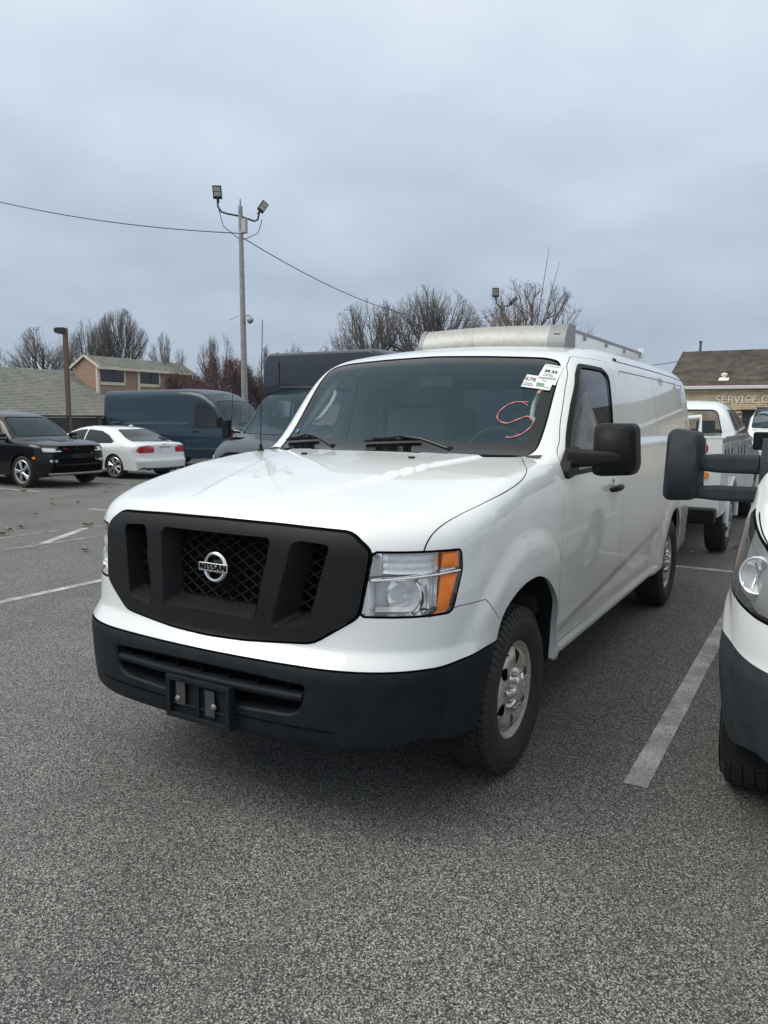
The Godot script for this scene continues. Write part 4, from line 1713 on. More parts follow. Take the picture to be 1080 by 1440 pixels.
func cargo_cabin(van: Node3D) -> void:
	seat(van, Vector3(.46, .95, -1.35))
	seat(van, Vector3(-.46, .95, -1.35))
	var d := Geo.new()
	d.prism(rounded(V([-.40, .8, -.36, 1.40, -.50, 1.445, -.72, 1.43, -.86, 1.36, -.88, 1.20, -.78, .8]), .05), Vector3(-.86, 0, 0), Vector3.BACK, Vector3.UP, Vector3(1.72, 0, 0))
	d.box(Vector3(.42, 1.45, -.70), Vector3(.42, .07, .22), .03)
	put(d, "dashboard", M.cabin_grey, van)
	var c := Geo.new()
	c.box(Vector3(0, .95, -1.1), Vector3(.34, .5, .6), .05)
	c.box(Vector3(0, .70, -1.2), Vector3(1.8, .10, 1.7))
	put(c, "console", M.cabin_dark, van)
	var sw := Geo.new()
	var pts := []
	for i in 33:
		var a := TAU * i / 32.0
		pts.append(Vector3(.44 + .19 * cos(a), 1.40 + .19 * sin(a) * .88, -.90 - .19 * sin(a) * .45))
	sw.tube(pts, .014, 8, false)
	for a in [.3, 2.84, 4.71]:
		sw.tube([Vector3(.44, 1.40, -.87), Vector3(.44 + .19 * cos(a), 1.40 + .19 * sin(a) * .88, -.90 - .19 * sin(a) * .45)], .012, 6)
	sw.box(Vector3(.44, 1.40, -.88), Vector3(.14, .12, .06), .02)
	put(sw, "steering_wheel", M.cabin_dark, van)
	# bulkhead, roof lining, pillars
	var bk := Geo.new()
	bk.box(Vector3(0, 1.35, -1.95), Vector3(1.72, 1.35, .04), .01)
	put(bk, "bulkhead", M.cabin_dark, van)
	var wd := Geo.new()
	wd.box(Vector3(0, 1.66, -1.922), Vector3(.62, .34, .012), .004)
	put(wd, "bulkhead_window", M.gloss_black, van)
	var ln := Geo.new()
	ln.box(Vector3(0, 1.975, -1.62), Vector3(1.5, .03, .66), .01)
	ln.box(Vector3(.40, 1.90, -1.20), Vector3(.52, .012, .15), .005, Basis(Vector3.RIGHT, .45))
	ln.box(Vector3(-.40, 1.90, -1.20), Vector3(.52, .012, .15), .005, Basis(Vector3.RIGHT, .45))
	put(ln, "roof_lining", M.cabin_grey, van)
	for s: float in [1.0, -1.0]:
		var pi := Geo.new()
		pi.tube([Vector3(s * .80, 1.42, -.56), Vector3(s * .765, 1.70, -.86), Vector3(s * .74, 1.93, -1.12)], .030, 8)
		put(pi, "pillar_trim", M.cabin_pale, van)
		var gr := Geo.new()
		gr.tube([Vector3(s * .755, 1.60, -.80), Vector3(s * .70, 1.63, -.80), Vector3(s * .685, 1.70, -.87), Vector3(s * .69, 1.77, -.94), Vector3(s * .735, 1.80, -1.0)], .014, 8)
		put(gr, "grab_handle", M.handle_pale, van)
		var bp := Geo.new()
		bp.box(Vector3(s * .80, 1.25, -1.80), Vector3(.08, 1.2, .22), .03)
		put(bp, "pillar", M.cabin_grey, van)
	var mr := Geo.new()
	mr.box(Vector3(0.02, 1.845, -.99), Vector3(.22, .06, .025), .012)
	mr.tube([Vector3(0.02, 1.86, -.98), Vector3(0.02, 1.93, -.95)], .010, 6)
	put(mr, "inside_mirror", M.cabin_dark, van)


# ---------------------------------------------------------------- the lot
func make_outdoor_materials() -> void:
	var a := std("asphalt", lc(1.0), 0.88)
	a.albedo_texture = ntex(cells(0.15), 2048, [0.0, lc(.022, .021, .020), .28, lc(.050, .048, .045), .50, lc(.104, .101, .095), .72, lc(.20, .195, .184), 0.90, lc(.34, .33, .312), 1.0, lc(.50, .49, .465)])
	a.normal_enabled = true
	a.normal_texture = ntex(cells(0.15, FastNoiseLite.RETURN_DISTANCE), 2048, [], 6.0)
	a.normal_scale = 0.8
	world_tri(a, 1.28)
	blotches(a, 8.0, 0.84, 1.10, 0.008, 37)
	var p := std("road_paint", lc(1.0), 0.8)
	p.albedo_texture = ntex(cells(0.15, FastNoiseLite.RETURN_CELL_VALUE, 8), 1024, [0.0, lc(.10), .16, lc(.30, .295, .28), .38, lc(.44, .435, .42), 1.0, lc(.60, .595, .58)])
	world_tri(p, .73)
	blotches(p, 2.3, 0.60, 1.08, 0.014, 33)
	var pw := std("worn_road_paint", lc(1.0), 0.85)
	pw.albedo_texture = ntex(cells(0.15, FastNoiseLite.RETURN_CELL_VALUE, 8), 1024, [0.0, lc(.06), .35, lc(.16, .157, .15), .6, lc(.30), 1.0, lc(.5)])
	world_tri(pw, .73)
	blotches(pw, 1.7, 0.55, 1.05, 0.012, 34)


func stripe(called: String, a: Vector2, b: Vector2, w: float, mat: Material) -> void:
	var g := Geo.new()
	var d := (b - a).normalized()
	var o := d.orthogonal() * w * .5
	var n := maxi(2, int(a.distance_to(b) / .25))
	var l: Array[Vector3] = []
	var r: Array[Vector3] = []
	var z := noise(3.0, 2, FastNoiseLite.TYPE_SIMPLEX_SMOOTH, 77)
	for i in n + 1:
		var p := a.lerp(b, float(i) / n)
		var e := 1.0 + .05 * z.get_noise_2d(p.x * 2.0, p.y * 2.0)
		l.append(Vector3(p.x + o.x * e, .004, p.y + o.y * e))
		r.append(Vector3(p.x - o.x * e, .004, p.y - o.y * e))
	g.grid([l, r], Vector3.UP)
	var s := structure(g, called, mat)
	s.name = numbered(called) if taken.get(called, 0) < 0 else s.name


func make_ground() -> void:
	var g := Geo.new()
	var zs := chain([-900, 300, -60, 12, -24, 4, 12])
	var xs := chain([-700, 200, -60, 12, 24, 100, 500])
	var rows := []
	for z in zs:
		var row: Array[Vector3] = []
		for x in xs:
			row.append(Vector3(x, 0, z))
		rows.append(row)
	g.grid(rows, Vector3.UP)
	structure(g, "ground", M.asphalt)
	# bays of the near row
	stripe("bay_line", Vector2(1.48, -.10), Vector2(1.48, -5.58), .105, M.road_paint)
	stripe("bay_line", Vector2(-1.28, -.10), Vector2(-1.28, -5.58), .10, M.road_paint)
	stripe("bay_line", Vector2(-4.05, .6), Vector2(-4.02, -5.58), .10, M.road_paint)
	stripe("bay_line", Vector2(-6.50, -1.5), Vector2(-6.20, -5.58), .09, M.worn_road_paint)
	stripe("cross_line", Vector2(-9.0, -5.64), Vector2(7.0, -5.64), .10, M.road_paint)
	stripe("diagonal_line", Vector2(-6.44, -2.86), Vector2(-7.13, -4.06), .12, M.road_paint)
	stripe("bay_line", Vector2(-7.30, -2.5), Vector2(-7.26, -3.7), .08, M.worn_road_paint)
	stripe("bay_line", Vector2(-7.15, -4.08), Vector2(-7.10, -5.4), .09, M.worn_road_paint)
	stripe("bay_line", Vector2(4.1, -.10), Vector2(4.1, -5.58), .10, M.road_paint)
	# bays of the far row
	for z in [-4.7, -7.08, -9.47, -12.6, -16.6]:
		stripe("bay_line", Vector2(-12.3, z), Vector2(-17.6, z), .10, M.road_paint)


# ---------------------------------------------------------------- other vehicles
class StepVanForm extends VanForm:      # tall panel vans and their cut-away cousin
	func _init(roof: float, tail: float) -> void:
		rear = tail
		W = Tab.new([Vector2(.28, .95), Vector2(.45, .99), Vector2(.7, 1.005), Vector2(.95, 1.005), Vector2(1.1, .99), Vector2(1.25, .965), Vector2(1.45, .945), Vector2(1.7, .915), Vector2(roof - .2, .865), Vector2(roof + .1, .79)])
		T = Tab.new([Vector2(tail - .2, roof - .03), Vector2(-2.3, roof), Vector2(-1.7, roof - .02), Vector2(-1.2, roof - .12), Vector2(-.8, lerpf(2.12, roof - .3, .35)), Vector2(-.6, 2.0), Vector2(.08, 1.36), Vector2(.18, 1.325), Vector2(.5, 1.245), Vector2(.75, 1.15), Vector2(.9, 1.05), Vector2(1.0, .95)], 512)
		N = Tab.new([Vector2(.26, .90), Vector2(.36, .965), Vector2(.5, 1.0), Vector2(.62, 1.015), Vector2(.70, 1.015), Vector2(.735, .975), Vector2(.85, .945), Vector2(1.0, .90), Vector2(1.12, .83), Vector2(1.25, .72)])
		low = .33
		sweep = .16
		corner = .62
		glass = [-1.0, -.62, .05, .4]
		bow = .20
		taper = .010

	func bulge(y: float, z: float) -> float:
		var b := 0.0
		if y < 1.2 and z > -.75 and z < .8:
			b += .022 * smoothstep(.62, .50, Vector2(z, y - .36).length())
		if y < 1.3 and z < -.5:
			b += .012 * smoothstep(.05, .0, absf(y - .62))
		if z < -1.65:
			var s := maxf(maxf(rear + .35 - z, z + 1.72), maxf(1.36 - y, y - 2.12))
			b -= .014 * smoothstep(.0, -.04, s)
		return b


func arch(z: float, y: float, r: float, foot := .25) -> PackedVector2Array:
	var o := PackedVector2Array([Vector2(z - r, foot)])
	for i in 15:
		var a := PI * i / 14.0
		o.append(Vector2(z - r * cos(a), y + r * sin(a)))
	o.append(Vector2(z + r, foot))
	return o


func wheel_wells(root: Node3D, arches: Array, width: float) -> void:
	var g := Geo.new()
	for s: float in [1.0, -1.0]:
		for ap in arches:
			var r0: Array[Vector3] = []
			var r1: Array[Vector3] = []
			for p in ap:
				r0.append(Vector3(s * (width - .02), p.y, p.x))
				r1.append(Vector3(s * (width - .42), p.y, p.x))
			g.grid([r0, r1])
			g.prism(ap, Vector3(s * (width - .42), 0, 0), Vector3.BACK, Vector3.UP, Vector3(-s * .01, 0, 0))
	var o := put(g, "underbody", M.wheel_well, root)
	o.set_meta("kind", "stuff")


func alloy_wheel(root: Node3D, at: Vector3, s: float, r: float, rim: float, spokes: int, mat: Material, w := .115, twin := true) -> void:
	var hub := Node3D.new()
	hub.name = part_name("wheel", root)
	root.add_child(hub)
	hub.transform = Transform3D(Basis(Vector3.UP, 0.0 if s > 0 else PI), at)
	var off := Transform3D(Basis(), Vector3(-w, 0, 0))
	var ty := Geo.new()
	ty.join(tyre_mesh(r, w, rim, 48), off)
	put(ty, "tyre", M.tyre_rubber, hub)
	var rg := Geo.new()
	rg.lathe([Vector2(rim - .03, -.20), Vector2(rim - .025, -.05), Vector2(rim - .02, -.015), Vector2(rim + .004, -.006), Vector2(rim + .012, -.012), Vector2(rim + .004, -.03)], 48)
	put(rg, "rim", mat, hub)
	var dk := Geo.new()
	dk.lathe([Vector2(0, -.10), Vector2(rim - .02, -.10)], 32)
	put(dk, "brake_disc", M.wheel_well, hub)
	for i in spokes:
		var a := TAU * i / spokes + .3
		var sp := Geo.new()
		for k in ([-.13, .13] if twin else [0.0]):
			var d: Vector3 = Geo.P(Vector2(1.0, 0), a + k)
			sp.tube([Geo.P(Vector2(.04, -.012), a), d * (rim * .55) + Vector3(-.018, 0, 0), d * (rim - .012) + Vector3(-.022, 0, 0)], [.030, .019, .024] if twin else [.045, .034, .044], 6)
		put(sp, "spoke", mat, hub)
	var cp := Geo.new()
	cp.lathe([Vector2(0, .012), Vector2(.03, .010), Vector2(.062, -.004), Vector2(.07, -.03)], 24)
	put(cp, "hub_cap", mat, hub)


# a tall van; opt: roof, tail, paint, fine, bumper
func step_van(root: Node3D, opt: Dictionary) -> StepVanForm:
	var F := StepVanForm.new(opt.roof, opt.tail)
	var fine: bool = opt.get("fine", false)
	var skin_mat: Material = opt.paint
	var st := .03 if fine else .06
	var body := F.skin(chain([-1.12, st * 1.2, 1.12]), chain([.28, st, 1.4, st * 1.6, opt.roof + .1]), chain([opt.tail - .1, .16, -1.5, st, 1.1]), AABB(Vector3(-.45, .6, opt.tail + .6), Vector3(.9, .25, -opt.tail - .45)))
	var seams := Geo.new()
	var all := func(_p: Vector3) -> bool: return true
	var sides := func(p: Vector3) -> bool: return absf(p.x) > .55
	var front := func(p: Vector3) -> bool: return p.z > .1
	var arches := [arch(0.0, .36, .43), arch(-3.75, .36, .43)]
	if opt.get("cutaway", false):
		arches.resize(1)
	for ap in arches:
		take(body, 0, ap, 0.0, null, sides)
	var ws := rounded(V([-.85, 1.36, 0, 1.345, .85, 1.36, .82, 1.75, .77, 2.0, .68, 2.06, 0, 2.10, -.68, 2.06, -.77, 2.0, -.82, 1.75]), .07)
	var glass := take(body, 1, ws, .006, seams, func(p: Vector3) -> bool: return p.z < .25 and p.z > -1.2 and p.y > 1.28)
	var bsplit := func(p: Vector3) -> float: return maxf(p.y - .735 - .035 * smoothstep(.75, .25, p.z), .15 - p.z)
	var bm := body.parted(bsplit)
	var bumper: Geo = bm[0]
	body.v = bm[1].v
	body.n = bm[1].n
	body.t = bm[1].t
	var hl := rounded(V([-.05, .89, -.02, 1.04, .38, 1.15, .75, 1.235, 1.03, 1.31, 1.05, 1.27, .99, 1.13, .88, 1.0, .66, .945, .25, .905]), .03)
	var lens := take(body, 3, hl, .006, seams, front)
	var gr := rounded(V([-.56, .80, .56, .80, .54, 1.02, .40, 1.09, -.40, 1.09, -.54, 1.02]), .05)
	var grille := take(body, 1, gr, .004, seams, front)
	var doors := take(body, 0, rounded(V([-.30, .42, -.28, 1.1, -.40, 1.40, -.62, 1.70, -.88, 1.98, -1.1, 2.06, -1.50, 2.06, -1.50, .42]), .05), .004, seams, sides)
	var win := take(doors, 0, rounded(V([-.36, 1.32, -.52, 1.52, -.82, 1.86, -1.0, 1.98, -1.40, 1.98, -1.42, 1.90, -1.42, 1.28, -1.0, 1.26]), .05), .006, seams, sides)
	seam(body, 2, V([-.75, .10, -.4, .17, .0, .20, .4, .17, .75, .10]), .004, seams, func(p: Vector3) -> bool: return p.y > 1.1)
	seam(body, 3, V([.06, 1.055, .4, 1.165, .72, 1.25]), .003, seams, front)
	seam(body, 0, V([-2.9, .45, -2.9, 2.1]), .003, seams, sides)
	put(body, "body", skin_mat, root)
	put(glass.shifted(.004), "windscreen", M.windscreen, root)
	put(bumper, "front_bumper", opt.bumper, root)
	put(grille.shifted(.02), "grille", M.gloss_black, root)
	put(seams, "panel_gaps", M.gap, root).set_meta("kind", "stuff")
	for k in 4:
		var sl := Geo.new()
		var pts := []
		for i in 13:
			var x := -.5 + i / 12.0
			pts.append(Vector3(x, .84 + .065 * k, F.zat(x, .84 + .065 * k) - .004))
		sl.tube(pts, .012, 6)
		put(sl, "grille_slat", M.black_plastic, root)
	for s: float in [1.0, -1.0]:
		var d := put(doors.half(s), "door", skin_mat, root)
		put(win.half(s).shifted(.006), "window", M.dark_glass, d)
		var hb := Geo.new()
		hb.box(Vector3(s * (F.xat(1.15, -1.36) + .01), 1.15, -1.36), Vector3(.04, .04, .2), .012)
		put(hb, "handle", M.black_plastic, d)
		step_van_lamp(F, root, lens.half(s), s)
	wheel_wells(root, arches, 1.0)
	var ub := Geo.new()
	ub.box(Vector3(0, .46, opt.tail / 2), Vector3(1.5, .2, -opt.tail - .6), .03)
	put(ub, "chassis", M.wheel_well, root)
	# cabin
	var cb := Geo.new()
	cb.prism(rounded(V([.0, .8, .05, 1.28, -.12, 1.33, -.40, 1.28, -.45, .8]), .05), Vector3(-.85, 0, 0), Vector3.BACK, Vector3.UP, Vector3(1.7, 0, 0))
	put(cb, "dashboard", M.cabin_grey, root)
	var bk := Geo.new()
	bk.box(Vector3(0, 1.4, -1.75), Vector3(1.7, 1.3, .05), .01)
	put(bk, "bulkhead", M.cabin_dark, root)
	for x in [.45, -.45]:
		var se := Geo.new()
		se.box(Vector3(x, 1.20, -1.25), Vector3(.5, .75, .15), .06)
		se.box(Vector3(x, 1.68, -1.30), Vector3(.28, .22, .11), .05)
		put(se, "seat", M.seat_cloth, root)
	var sw := Geo.new()
	var pts := []
	for i in 25:
		var a := TAU * i / 24.0
		pts.append(Vector3(.42 + .19 * cos(a), 1.36 + .17 * sin(a), -.50 - .10 * sin(a)))
	sw.tube(pts, .015, 6, false)
	put(sw, "steering_wheel", M.cabin_dark, root)
	for q in [[-.55, .05], [.25, .75]]:
		var wp := Geo.new()
		var l := []
		for i in 6:
			l.append(on_screen(F, lerpf(q[0], q[1], i / 5.0), 1.40 + .03 * i / 5.0, .02))
		wp.tube(l, .010, 6)
		put(wp, "wiper", M.gloss_black, root)
	return F


func step_van_lamp(F: VanForm, root: Node3D, lens: Geo, s: float) -> void:
	var o := put(lens, "headlight", M.clear_lens, root)
	var m := Transform3D(Basis.from_scale(Vector3(s, 1, 1)), Vector3.ZERO)
	var P := func(u: float, v: float, d: float) -> Vector3:
		return m * (F.root(Vector3(u / 2 + .05, v, -u / 2 + .05), Vector3(u / 2 + 1.5, v, -u / 2 + 1.5)) - Vector3(.7, 0, .7) * d)
	var edge_low := Tab.new([Vector2(-.06, .88), Vector2(.25, .895), Vector2(.66, .935), Vector2(.88, .99), Vector2(.99, 1.12), Vector2(1.06, 1.26)])
	var edge_top := Tab.new([Vector2(-.06, 1.0), Vector2(.0, 1.045), Vector2(.38, 1.16), Vector2(.75, 1.245), Vector2(1.06, 1.31)])
	var rows := []
	for j in 9:
		var row: Array[Vector3] = []
		for i in 29:
			var u := lerpf(-.05, 1.04, i / 28.0)
			row.append(P.call(u, lerpf(edge_low.at(u), edge_top.at(u), j / 8.0), .045 + .02 * absf(sin(u * 9.0))))
		rows.append(row)
	var g := Geo.new()
	g.grid(rows, Vector3(s * .7, 0, .7))
	put(g, "lamp_housing", M.grey_bracket, o)
	# amber strip near the outer end
	rows = []
	for i in 9:
		var v := lerpf(1.01, 1.21, i / 8.0)
		var u := lerpf(.83, .955, i / 8.0)
		rows.append([P.call(u - .035, v, .012), P.call(u, v, .008), P.call(u + .03, v, .012)])
	var am := Geo.new()
	am.grid(rows, Vector3(s * .7, 0, .7))
	put(am, "amber_marker", M.orange_lens, o)
	# round main lamp
	var c: Vector3 = P.call(.40, 1.035, .035)
	var ax := Vector3(s * .45, .1, .9).normalized()
	var ay := (Vector3.UP - ax * ax.y).normalized()
	var b := Basis(ax, ay, ax.cross(ay))
	var bowl := Geo.new()
	var prof := []
	for i in 10:
		var r := .064 * (1.0 - i / 9.0)
		prof.append(Vector2(r, -.055 + r * r * 14.0))
	bowl.lathe(prof, 32, Transform3D(b, c))
	bowl.lathe([Vector2(.064, .006), Vector2(.070, .011), Vector2(.076, .004), Vector2(.078, -.03)], 32, Transform3D(b, c))
	put(bowl, "main_reflector", M.reflector, o)
	var rib := Geo.new()
	for k in 5:
		rib.tube([c + b * Vector3(-.015, -.05, -.05 + .025 * k), c + b * Vector3(-.045, 0, -.05 + .025 * k), c + b * Vector3(-.015, .05, -.05 + .025 * k)], .004, 5)
	put(rib, "reflector_ribs", M.chrome, o)


func tow_mirror(F: VanForm, root: Node3D, s: float, z: float, y: float, reach: float) -> void:
	var x0 := F.xat(y, z)
	var g := Geo.new()
	var rows := []
	for k in 10:
		var d := k / 9.0
		var sc := 0.78 + 0.22 * sqrt(1.0 - pow(1.0 - minf(d * 2.4, 1.0), 2.0))
		var row: Array[Vector3] = []
		for q in rounded(V([-.115, -.165, .075, -.155, .085, .13, .065, .17, -.07, .185, -.10, .16]), .05, 4):
			row.append(Vector3(s * (x0 + reach + .02 - q.x * sc * .84), y + q.y * sc, z + .075 - .16 * d))
		rows.append(row)
	g.grid(rows, Vector3.ZERO, true)
	var mid := Vector3(s * (x0 + reach + .02), y, z + .088)
	for i in rows[0].size():
		var a: Vector3 = rows[0][i]
		var b: Vector3 = rows[0][(i + 1) % rows[0].size()]
		g.tri_n(mid, a, b, Vector3.BACK, ((a - mid) * .6 + Vector3(0, 0, .12)).normalized(), ((b - mid) * .6 + Vector3(0, 0, .12)).normalized())
	var o := put(g, "towing_mirror", M.slate_bumper_plastic, root)
	var gl := Geo.new()
	gl.box(Vector3(mid.x, y, z - .087), Vector3(.15, .28, .006), .002)
	put(gl, "mirror_glass", M.chrome, o)
	for q in [[.024, .042], [-.116, .034]]:
		var ar := Geo.new()
		var l := []
		for i in 7:
			var x := x0 + lerpf(reach + .06, .02, i / 6.0)
			var row: Array[Vector3] = []
			for c in rounded(V([-1, -1, 1, -1, 1, 1, -1, 1]), .6, 3):
				row.append(Vector3(s * x, y + q[0] + c.y * q[1] * (.9 if i < 3 else 1.05), z + c.x * .035))
			l.append(row)
		ar.grid(l, Vector3.ZERO, true)
		put(ar, "mirror_arm", M.slate_bumper_plastic, o)
	var ft := Geo.new()
	ft.prism(rounded(V([z + .05, y + .04, z - .06, y + .15, z - .12, y + .13, z - .12, y - .16, z - .02, y - .22, z + .05, y - .14]), .05), Vector3(s * (x0 - .08), 0, 0), Vector3.BACK, Vector3.UP, Vector3(s * .095, 0, 0))
	put(ft, "mirror_foot", M.slate_bumper_plastic, o)


func make_neighbour_van() -> void:
	var v := thing("white_van", "white van with long twin-arm towing mirror and slate bumper", "van", Vector3(2.81, 0, -.42))
	var F := step_van(v, {"roof": 2.5, "tail": -4.9, "paint": M.white_paint, "fine": true, "bumper": M.slate_bumper_plastic})
	for s: float in [-1.0, 1.0]:
		tow_mirror(F, v, s, -.22, 1.40, .32)
		for z in [0.0, -3.75]:
			steel_wheel(v, Vector3(s * .985, .345, z), s, .345, false)


func make_far_vehicles() -> void:
	# slate cut-away truck with a cab-over box, in the bay behind the van on its right
	var t := thing("box_truck", "slate grey box truck with overhanging cab cap", "truck", Vector3(-5.25, 0, -6.25))
	var F := step_van(t, {"roof": 2.28, "tail": -1.9, "paint": M.slate_paint, "bumper": M.slate_bumper_plastic, "cutaway": true})
	var cap := Geo.new()
	var rows := []
	for k in 12:
		var d := k / 11.0
		var z := lerpf(-.98, -2.0, pow(d, 1.6))
		var e := 1.0 - pow(1.0 - minf(d * 3.0, 1.0), 2.0)
		var row: Array[Vector3] = []
		for q in rounded(V([-1.17, 1.96, 1.17, 1.96, 1.20, 2.1, 1.15, 2.62, 1.06, 2.70, -1.06, 2.70, -1.15, 2.62, -1.20, 2.1]), .09, 4):
			var c := Vector2(0, 2.3)
			var p := c + (q - c) * Vector2(lerpf(.955, 1.0, e), lerpf(.86, 1.0, e))
			row.append(Vector3(p.x, p.y, z))
		rows.append(row)
	cap.grid(rows, Vector3.ZERO, true)
	var m := Vector3(0, 2.3, -.97)
	for i in rows[0].size():
		var a: Vector3 = rows[0][i]
		var b: Vector3 = rows[0][(i + 1) % rows[0].size()]
		cap.tri_n(m, a, b, Vector3.BACK, Vector3(a.x * .2, (a.y - 2.3) * .4, 1).normalized(), Vector3(b.x * .2, (b.y - 2.3) * .4, 1).normalized())
	put(cap, "cab_cap", M.slate_paint, t)
	var ln := Geo.new()
	ln.tube([Vector3(-.80, 2.55, -.972), Vector3(-.80, 2.18, -.974), Vector3(-.74, 2.11, -.976), Vector3(.74, 2.11, -.976), Vector3(.80, 2.18, -.974), Vector3(.80, 2.55, -.972)], .012, 6)
	put(ln, "cap_moulding", M.slate_paint, t)
	var un := Geo.new()
	un.box(Vector3(0, 1.95, -1.45), Vector3(2.22, .10, .86), .04)
	put(un, "cap_underside", M.black_plastic, t)
	var bx := Geo.new()
	bx.box(Vector3(0, 1.72, -3.75), Vector3(2.38, 1.98, 3.6), .06)
	put(bx, "cargo_box", M.slate_paint, t)
	for k in 5:
		var mk := Geo.new()
		mk.box(Vector3(-1.0 + .5 * k, 2.705, -1.2), Vector3(.05, .025, .03), .008)
		put(mk, "marker_lamp", M.gloss_black, t)
	for s: float in [1.0, -1.0]:
		var mr := Geo.new()
		mr.box(Vector3(s * 1.22, 1.42, -.12), Vector3(.16, .30, .10), .04)
		var o := put(mr, "wing_mirror", M.black_plastic, t)
		var ar := Geo.new()
		ar.tube([Vector3(s * 1.0, 1.36, -.2), Vector3(s * 1.2, 1.38, -.13)], .02, 6)
		put(ar, "mirror_arm", M.black_plastic, o)
		alloy_wheel(t, Vector3(s * .98, .345, 0), s, .345, .21, 6, M.wheel_silver, .1, false)
		alloy_wheel(t, Vector3(s * 1.08, .345, -4.0), s, .345, .21, 6, M.wheel_silver, .1, false)
	var vent := Geo.new()
	for k in 5:
		vent.box(Vector3(-.62, F.yat(-.62, .36 - .03 * k) + .001, .36 - .03 * k), Vector3(.24, .010, .014), .003)
	put(vent, "bonnet_vent", M.gap, t)
	var wa := Geo.new()
	wa.tube([Vector3(-.93, 1.27, .12), Vector3(-.95, 1.7, .05), Vector3(-.97, 2.02, .0)], [.008, .006, .005], 5)
	put(wa, "aerial", M.gloss_black, t)

	# blue high-roof van in the far row
	var b := thing("blue_van", "dark blue high-roof panel van parked behind the white sedan", "van", Vector3(-13.25, 0, -15.1), PI / 2)
	var FB := step_van(b, {"roof": 2.46, "tail": -5.75, "paint": M.blue_paint, "bumper": M.slate_bumper_plastic})
	for s: float in [1.0, -1.0]:
		var mr := Geo.new()
		mr.box(Vector3(s * 1.20, 1.44, -.20), Vector3(.20, .30, .14), .05)
		mr.box(Vector3(s * 1.05, 1.36, -.22), Vector3(.2, .07, .08), .02)
		var o := put(mr, "wing_mirror", M.black_plastic, b)
		var gl := Geo.new()
		gl.box(Vector3(s * 1.20, 1.40, -.275), Vector3(.15, .16, .006), .002)
		put(gl, "mirror_glass", M.chrome, o)
		for z in [0.0, -3.75]:
			alloy_wheel(b, Vector3(s * .985, .345, z), s, .345, .21, 6, M.wheel_silver, .11, false)
	make_suv()
	make_sedan()
	make_pickup()
	# pale van by the service doors
	var w := thing("parked_van", "white van seen nose-on before the service centre doors", "van", Vector3(.62, 0, -24.6))
	step_van(w, {"roof": 1.96, "tail": -4.6, "paint": M.white_paint_far, "bumper": M.white_paint_far})
	for s: float in [1.0, -1.0]:
		for z in [0.0, -3.0]:
			alloy_wheel(w, Vector3(s * .985, .345, z), s, .345, .21, 6, M.wheel_silver, .1, false)


func cut_car(root: Node3D, F: CarForm, opt: Dictionary) -> Dictionary:
	var st: float = opt.step
	var body := F.skin(chain([-1.05, st * 1.1, 1.05]), chain([.2, st, opt.top + .1]), chain([opt.tail - .1, st * 1.1, opt.nose + .1]), AABB(Vector3(-.4, .5, opt.tail + .6), Vector3(.8, .15, opt.nose - opt.tail - 1.2)))
	var seams := Geo.new()
	var sides := func(p: Vector3) -> bool: return absf(p.x) > .42
	for ap in opt.arches:
		take(body, 0, ap, 0.0, null, sides)
	var res := {"body": body, "seams": seams}
	for q in opt.front:
		res[q[0]] = take(body, q[1], q[2], q[3], seams, q[4])
	for k in opt.side.size():
		res["side%d" % k] = take(body, 0, opt.side[k], .006, seams, sides)
	for l in opt.lines:
		seam(body, 0, l, .003, seams, sides)
	put(body, "body", opt.paint, root)
	put(seams, "panel_gaps", M.gap, root).set_meta("kind", "stuff")
	for k in opt.side.size():
		for s: float in [1.0, -1.0]:
			put(res["side%d" % k].half(s).shifted(.005), "window", M.dark_glass, root)
	wheel_wells(root, opt.arches, .90)
	var ub := Geo.new()
	ub.box(Vector3(0, .40, (opt.nose + opt.tail) / 2), Vector3(1.3, .3, opt.nose - opt.tail - 1.2), .05)
	put(ub, "chassis", M.wheel_well, root)
	var ins := Geo.new()
	ins.box(Vector3(0, .85, (opt.nose + opt.tail) / 2 - .2), Vector3(1.5, .3, 2.3), .05)
	for x in [.4, -.4]:
		for z in opt.seats:
			ins.box(Vector3(x, opt.top - .72, z), Vector3(.48, .5, .14), .05)
			ins.box(Vector3(x, opt.top - .42, z - .05), Vector3(.26, .16, .10), .04)
	var io := put(ins, "cabin", M.cabin_dark, root)
	io.set_meta("kind", "stuff")
	return res


